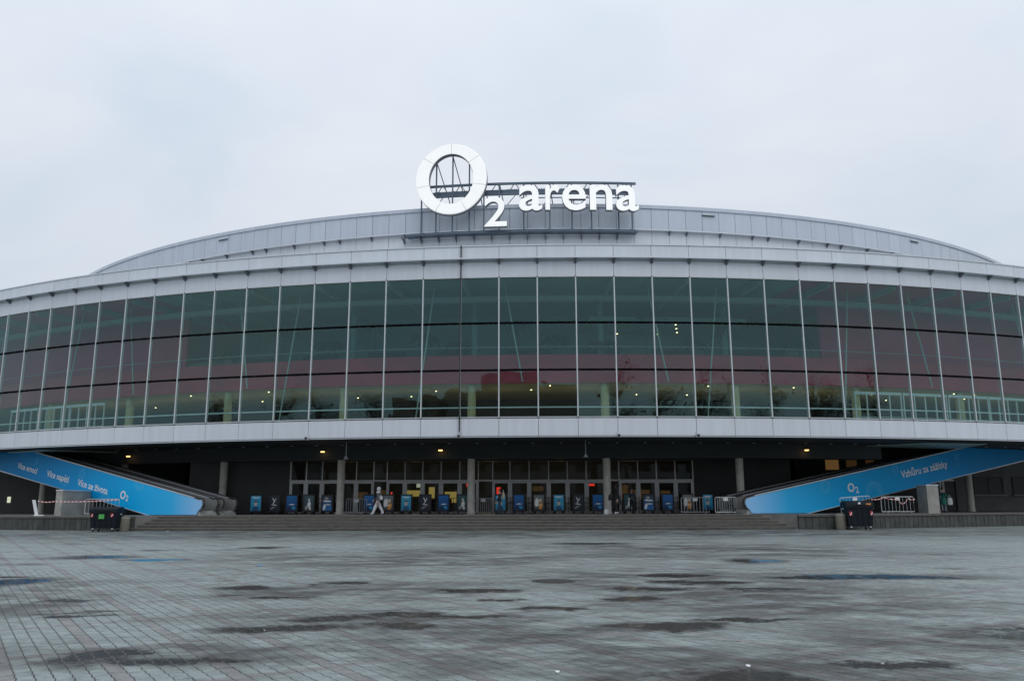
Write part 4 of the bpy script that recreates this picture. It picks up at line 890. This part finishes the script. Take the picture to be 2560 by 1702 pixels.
def bag(name, loc, rz, dims, mat, label, cat, straps=True):
    e = empty(name, loc, rz); tag(e, label, cat)
    b = MB(); a, d, h = dims; P = []
    for zz, kx in ((0, .82), (.12, 1.0), (.6, 1.0), (.9, .85), (1.0, .55)):
        for (x, y) in ((-.5,-.35),(-.35,-.5),(.35,-.5),(.5,-.35),(.5,.35),(.35,.5),(-.35,.5),(-.5,.35)): P.append((x*a*kx, y*d*kx, zz*h))
    F = [(i*8+j, i*8+(j+1)%8, (i+1)*8+(j+1)%8, (i+1)*8+j) for i in range(4) for j in range(8)]+[tuple(range(7,-1,-1)), tuple(range(32, 40))]
    b.poly(P, F); b.build('body', mat, e, smooth=True)
    if straps:
        for q in (-.25, .25): MB().tube([(q*a, 0, h*.98), (q*a*.9, 0, h*1.25), (0, 0, h*1.35)], .014, 6).build('strap', mat, e)
bag('backpack', (-.62, 55.9, TZ+1.02), R_(-80), (.30, .18, .46), cbg, 'pale backpack on the person in dark clothes near the central column', 'backpack')
bag('shoulder_bag', (6.52, 55.2, TZ+.92), R_(-85), (.40, .26, .38), cb_, 'round black bag at the side of the tall person in black', 'bag')
bag('shoulder_bag', (-8.78, 55.42, TZ+.98), R_(-60), (.34, .18, .26), cw_, 'white shoulder bag carried by the striding person in white', 'bag')
bag('carrier_bag', (31.65, 60.2, TZ+.55), R_(0), (.34, .18, .5), cw_, 'pale carrier bag held by the person in green', 'bag')
bag('carrier_bag', (6.25, 55.55, TZ), R_(20), (.30, .2, .3), cw_, 'small pale bag on the floor by the feet of the person in black', 'bag')

# ------------------------------------------------------------------ small things on the plaza
mh = empty('manhole_cover', (.87, 17.95, .001)); tag(mh, 'round dark iron manhole cover in the middle of the plaza', 'manhole cover')
M['iron'] = pmat('damp_cast_iron', (.045, .042, .04), .5, .3, .3, 20.0, bump=.4)
MB().lathe([(.47, -.02), (.47, .006), (.44, .010), (.435, .004)], 36).build('rim', M['iron'], mh)
MB().lathe([(.425, -.01), (.425, .007)], 36).build('lid', M['iron'], mh)
st_ = MB().box(-.05, .05, -.02, .02, .007, .012).mesh('stud', M['iron'])
for i in range(-4, 5):
    for j in range(-8, 9):
        if math.hypot(i*.09+(j % 2)*.045, j*.045) < .37: link('stud', st_, None, mh, (i*.09+(j % 2)*.045, j*.045, 0))
def scrap(x, y, sc_, mat, label, rz=0.0):
    b = MB(); n = 9; P = [(0, 0, .012*1)]
    for i in range(n):
        a = 2*pi*i/n; r = sc_*random.uniform(.6, 1.1); P.append((r*cos(a), r*.7*sin(a), random.uniform(.004, .03)))
    b.poly(P, [(0, i+1, (i+1) % n+1) for i in range(n)]); o = b.build('litter_scrap', mat, None, (x, y, 0.0), rz); m_ = o.modifiers.new('t', 'SOLIDIFY'); m_.thickness = .003
    tag(o, label, 'litter', 'scraps of litter on the paving')
M['bluepl'] = pmat('blue_plastic', (.02, .32, .62), .4, 0, .1, 9.0)
scrap(-6.74, 22.45, .11, M['bluepl'], 'crumpled bright blue plastic scrap lying on the paving')
scrap(.43, 8.35, 0.029249999999999998, M['white'], 'pale crumpled paper scrap on wet paving near the bottom middle', .4)
scrap(2.35, 8.62, 0.029249999999999998, M['white'], 'pale paper scrap by the big dark puddle at the bottom right of centre', -.3)
scrap(-3.2, 11.05, 0.0195, M['white'], 'tiny white scrap at the edge of the long dark puddle left of centre', .2)
scrap(3.75, 8.75, 0.026000000000000002, M['white'], 'small bright white scrap nearest the bottom right corner', .9)
scrap(-5.9, 34.5, .05, M['white'], 'tiny white scrap far off towards the middle of the steps', .9)
scrap(-21.6, 52.4, .10, M['white'], 'scatter of white paper at the foot of the steps by the stone bin', .9)

# ------------------------------------------------------------------ buildings across the plaza, seen as reflections
M['mall'] = pmat('brown_render', (.36, .24, .22), .8, 0, .15, .3); M['mallred'] = pmat('red_cladding', (.34, .20, .18), .6, 0, .1, .3); M['malldark'] = pmat('dark_cladding', (.22, .23, .23), .6, 0, .15, .3)
mall = empty('shopping_centre', (-15, -66, 0)); tag(mall, 'brown stepped shopping centre mirrored in the glass front', 'building')
MB().box(-75, 75, -30, 0, 0, 17).build('wall', M['malldark'], mall)
MB().box(-24, 24, -26, -2, 17, 26).build('upper_storey', M['mall'], mall); MB().box(-8, 14, -22, -6, 26, 31).build('upper_storey', M['mall'], mall)
MB().box(-44, -26, -20, -1, 17, 25).build('red_block', M['mallred'], mall)
wm_ = MB().box(-2.2, 2.2, -.1, .1, 0, 3.2).mesh('window', M['dglass'])
for i in range(-10, 11):
    for z in (4.0, 9.0, 13.0): link('window', wm_, None, mall, (i*6.4, .15, z))
cm_ = MB().poly([(-14,.2,12),(30,.2,12),(34,9,17.5),(-10,9,17.5),(-14,.2,12.4),(30,.2,12.4),(34,9,17.9),(-10,9,17.9)], [(0,1,2,3),(7,6,5,4),(0,4,5,1),(1,5,6,2),(2,6,7,3),(3,7,4,0)])
cm_.build('canopy', M['malldark'], mall)
for i in range(8): MB().box(-12+i*5.6, -11.7+i*5.6, .3, 8.6, 10.5, 11.0).build('canopy_beam', M['mall'], mall)
for i, (x, y) in enumerate(((-46, -14), (-38, -16), (-30, -18))):
    fp = empty('flagpole', (x, y, 0)); tag(fp, ['flagpole with a drooping dark flag, mirrored leftmost in the glass', 'flagpole with a drooping dark flag, mirrored second in the glass', 'flagpole with a drooping dark flag, mirrored third in the glass'][i], 'flagpole', 'flagpoles mirrored in the glass')
    MB().lathe([(.10, 0), (.05, 14)], 10).build('pole', M['galv'], fp)
    b = MB(); P = []
    for q in range(7):
        for r in range(7): P.append((q*.38, .25*sin(q*1.7+r*.4), 13.6-r*.8-q*(.55+.06*r)))
    b.poly(P, [(q*7+r, q*7+r+1, (q+1)*7+r+1, (q+1)*7+r) for q in range(6) for r in range(6)]); o = b.build('flag', M['cb'] if 'cb' in M else cb_, fp); m_ = o.modifiers.new('t', 'SOLIDIFY'); m_.thickness = .02
# potted palms on the gallery
def palm(a, rr, h, label):
    x, y = pol(a, RF-rr); z0 = Z(9.6); e = empty('potted_palm', (x, y, z0)); tag(e, label, 'palm', 'palms on the gallery')
    MB().lathe([(.30, 0), (.40, .6), (.36, .6)], 12).build('pot', M['darkm'], e); MB().tube([(0,0,.5),(.05,0,h*.5),(0,.05,h)], .10, 8, r2=.06).build('trunk', M['darkwall'], e)
    b = MB()
    for q in range(13):
        t = 2*pi*q/13+random.uniform(-.2,.2); ln_ = random.uniform(1.2, 1.7); up = random.uniform(.2, .9); pr = None
        for s_ in range(7):
            u = s_/6; c = Vector((cos(t)*ln_*u, sin(t)*ln_*u, h+up*u*1.2-1.5*u*u)); sd2 = Vector((-sin(t), cos(t), 0))*(.30*sin(pi*min(1, u+.12))+.02)
            if pr: b.poly([pr[0]-pr[1], pr[0]+Vector((0,0,.06)), c+Vector((0,0,.06)), c-sd2, pr[0]+pr[1], c+sd2], [(0,1,2,3), (1,4,5,2)])
            pr = (c, sd2)
    b.build('crown', M['palm'], e)
M['palm'] = pmat('palm_green', (.02, .035, .025), .6, 0, .2, 4.0)
for i, (a, rr, h) in enumerate(((-17.5,8,2.6),(-15.0,9,4.2),(-12.2,8,3.0),(-10.0,9,4.4),(-7.4,8.6,3.4),(-5.6,8,2.6),(-2.8,8.5,4.3),(-1.0,9,3.2),(1.2,8.2,2.6),(3.3,8,4.6),(5.8,9,3.0),(7.2,8,3.8),(9.0,8.5,4.5),(11.0,8,3.2))):
    palm(a, rr, h, f'tall potted palm on the gallery behind the glass, {ordn[i]} from the left')
# bare trees across the plaza, seen only as reflections
M['bark'] = pmat('dark_bark', (.05, .042, .035), .9, 0, .3, 5.0); M['twig'] = pmat('bare_twigs', (.06, .05, .042), .9, 0, .3, 3.0)
def tree_parts(seed, h):
    rnd = random.Random(seed); tr = MB(); tr.tube([(0,0,0),(.15,.1,h*.25),(-.1,.2,h*.5),(.1,0,h*.85)], .42, 8, r2=.10); cr_ = MB(); tips = []
    for q in range(22):
        t = rnd.uniform(0, 2*pi); z0 = h*rnd.uniform(.28, .75); ln_ = h*rnd.uniform(.16, .34)*(1.15-z0/h*.5); el = rnd.uniform(.3, 1.1)
        p0 = Vector((0, 0, z0)); d = Vector((cos(t)*cos(el), sin(t)*cos(el), sin(el))); p1 = p0+d*ln_*.5+Vector((0,0,.3)); p2 = p0+d*ln_+Vector((0,0,.9))
        tr.tube([p0, p1, p2], .16, 6, r2=.05); tips += [p1, p2, (p1+p2)/2]
        for _ in range(3):
            d2 = (d+Vector((rnd.uniform(-.7,.7), rnd.uniform(-.7,.7), rnd.uniform(-.1,.6)))).normalized(); p3 = p1+d2*ln_*.55; tr.tube([p1, p3], .06, 5, r2=.02); tips.append(p3)
    for p in tips:
        for _ in range(26):
            o = Vector((rnd.gauss(0,1), rnd.gauss(0,1), rnd.gauss(0,.8)))*h*.035; c = p+o; d = Vector((rnd.uniform(-1,1), rnd.uniform(-1,1), rnd.uniform(-.2,1))).normalized()*rnd.uniform(.5,1.1); sdv = d.cross(Vector((rnd.uniform(-1,1), rnd.uniform(-1,1), rnd.uniform(-1,1)))).normalized()*.05
            cr_.poly([c-sdv, c+sdv, c+d], [(0,1,2)])
    return tr.mesh('trunk', M['bark'], True), cr_.mesh('crown', M['twig'])
TM = [tree_parts(11, 22.0), tree_parts(12, 26.0), tree_parts(13, 24.0)]
for i, (x, y, v_, sc_) in enumerate(((-92,-8,0,1.0),(-78,-20,1,1.0),(-66,-26,2,.95),(-50,-30,0,1.05),(-36,-34,1,.95),(22,-34,2,1.05),(34,-30,0,1.1),(46,-26,1,1.0),(60,-20,2,1.0),(74,-14,0,1.1),(88,-6,1,.95))):
    e = empty('bare_tree', (x, y, 0), i*1.3); e.scale = (sc_,)*3; tag(e, f'bare tree across the plaza mirrored in the glass, {ordn[i]} from the left', 'tree', 'bare trees mirrored in the glass')
    link('trunk', TM[v_][0], None, e); link('crown', TM[v_][1], None, e)
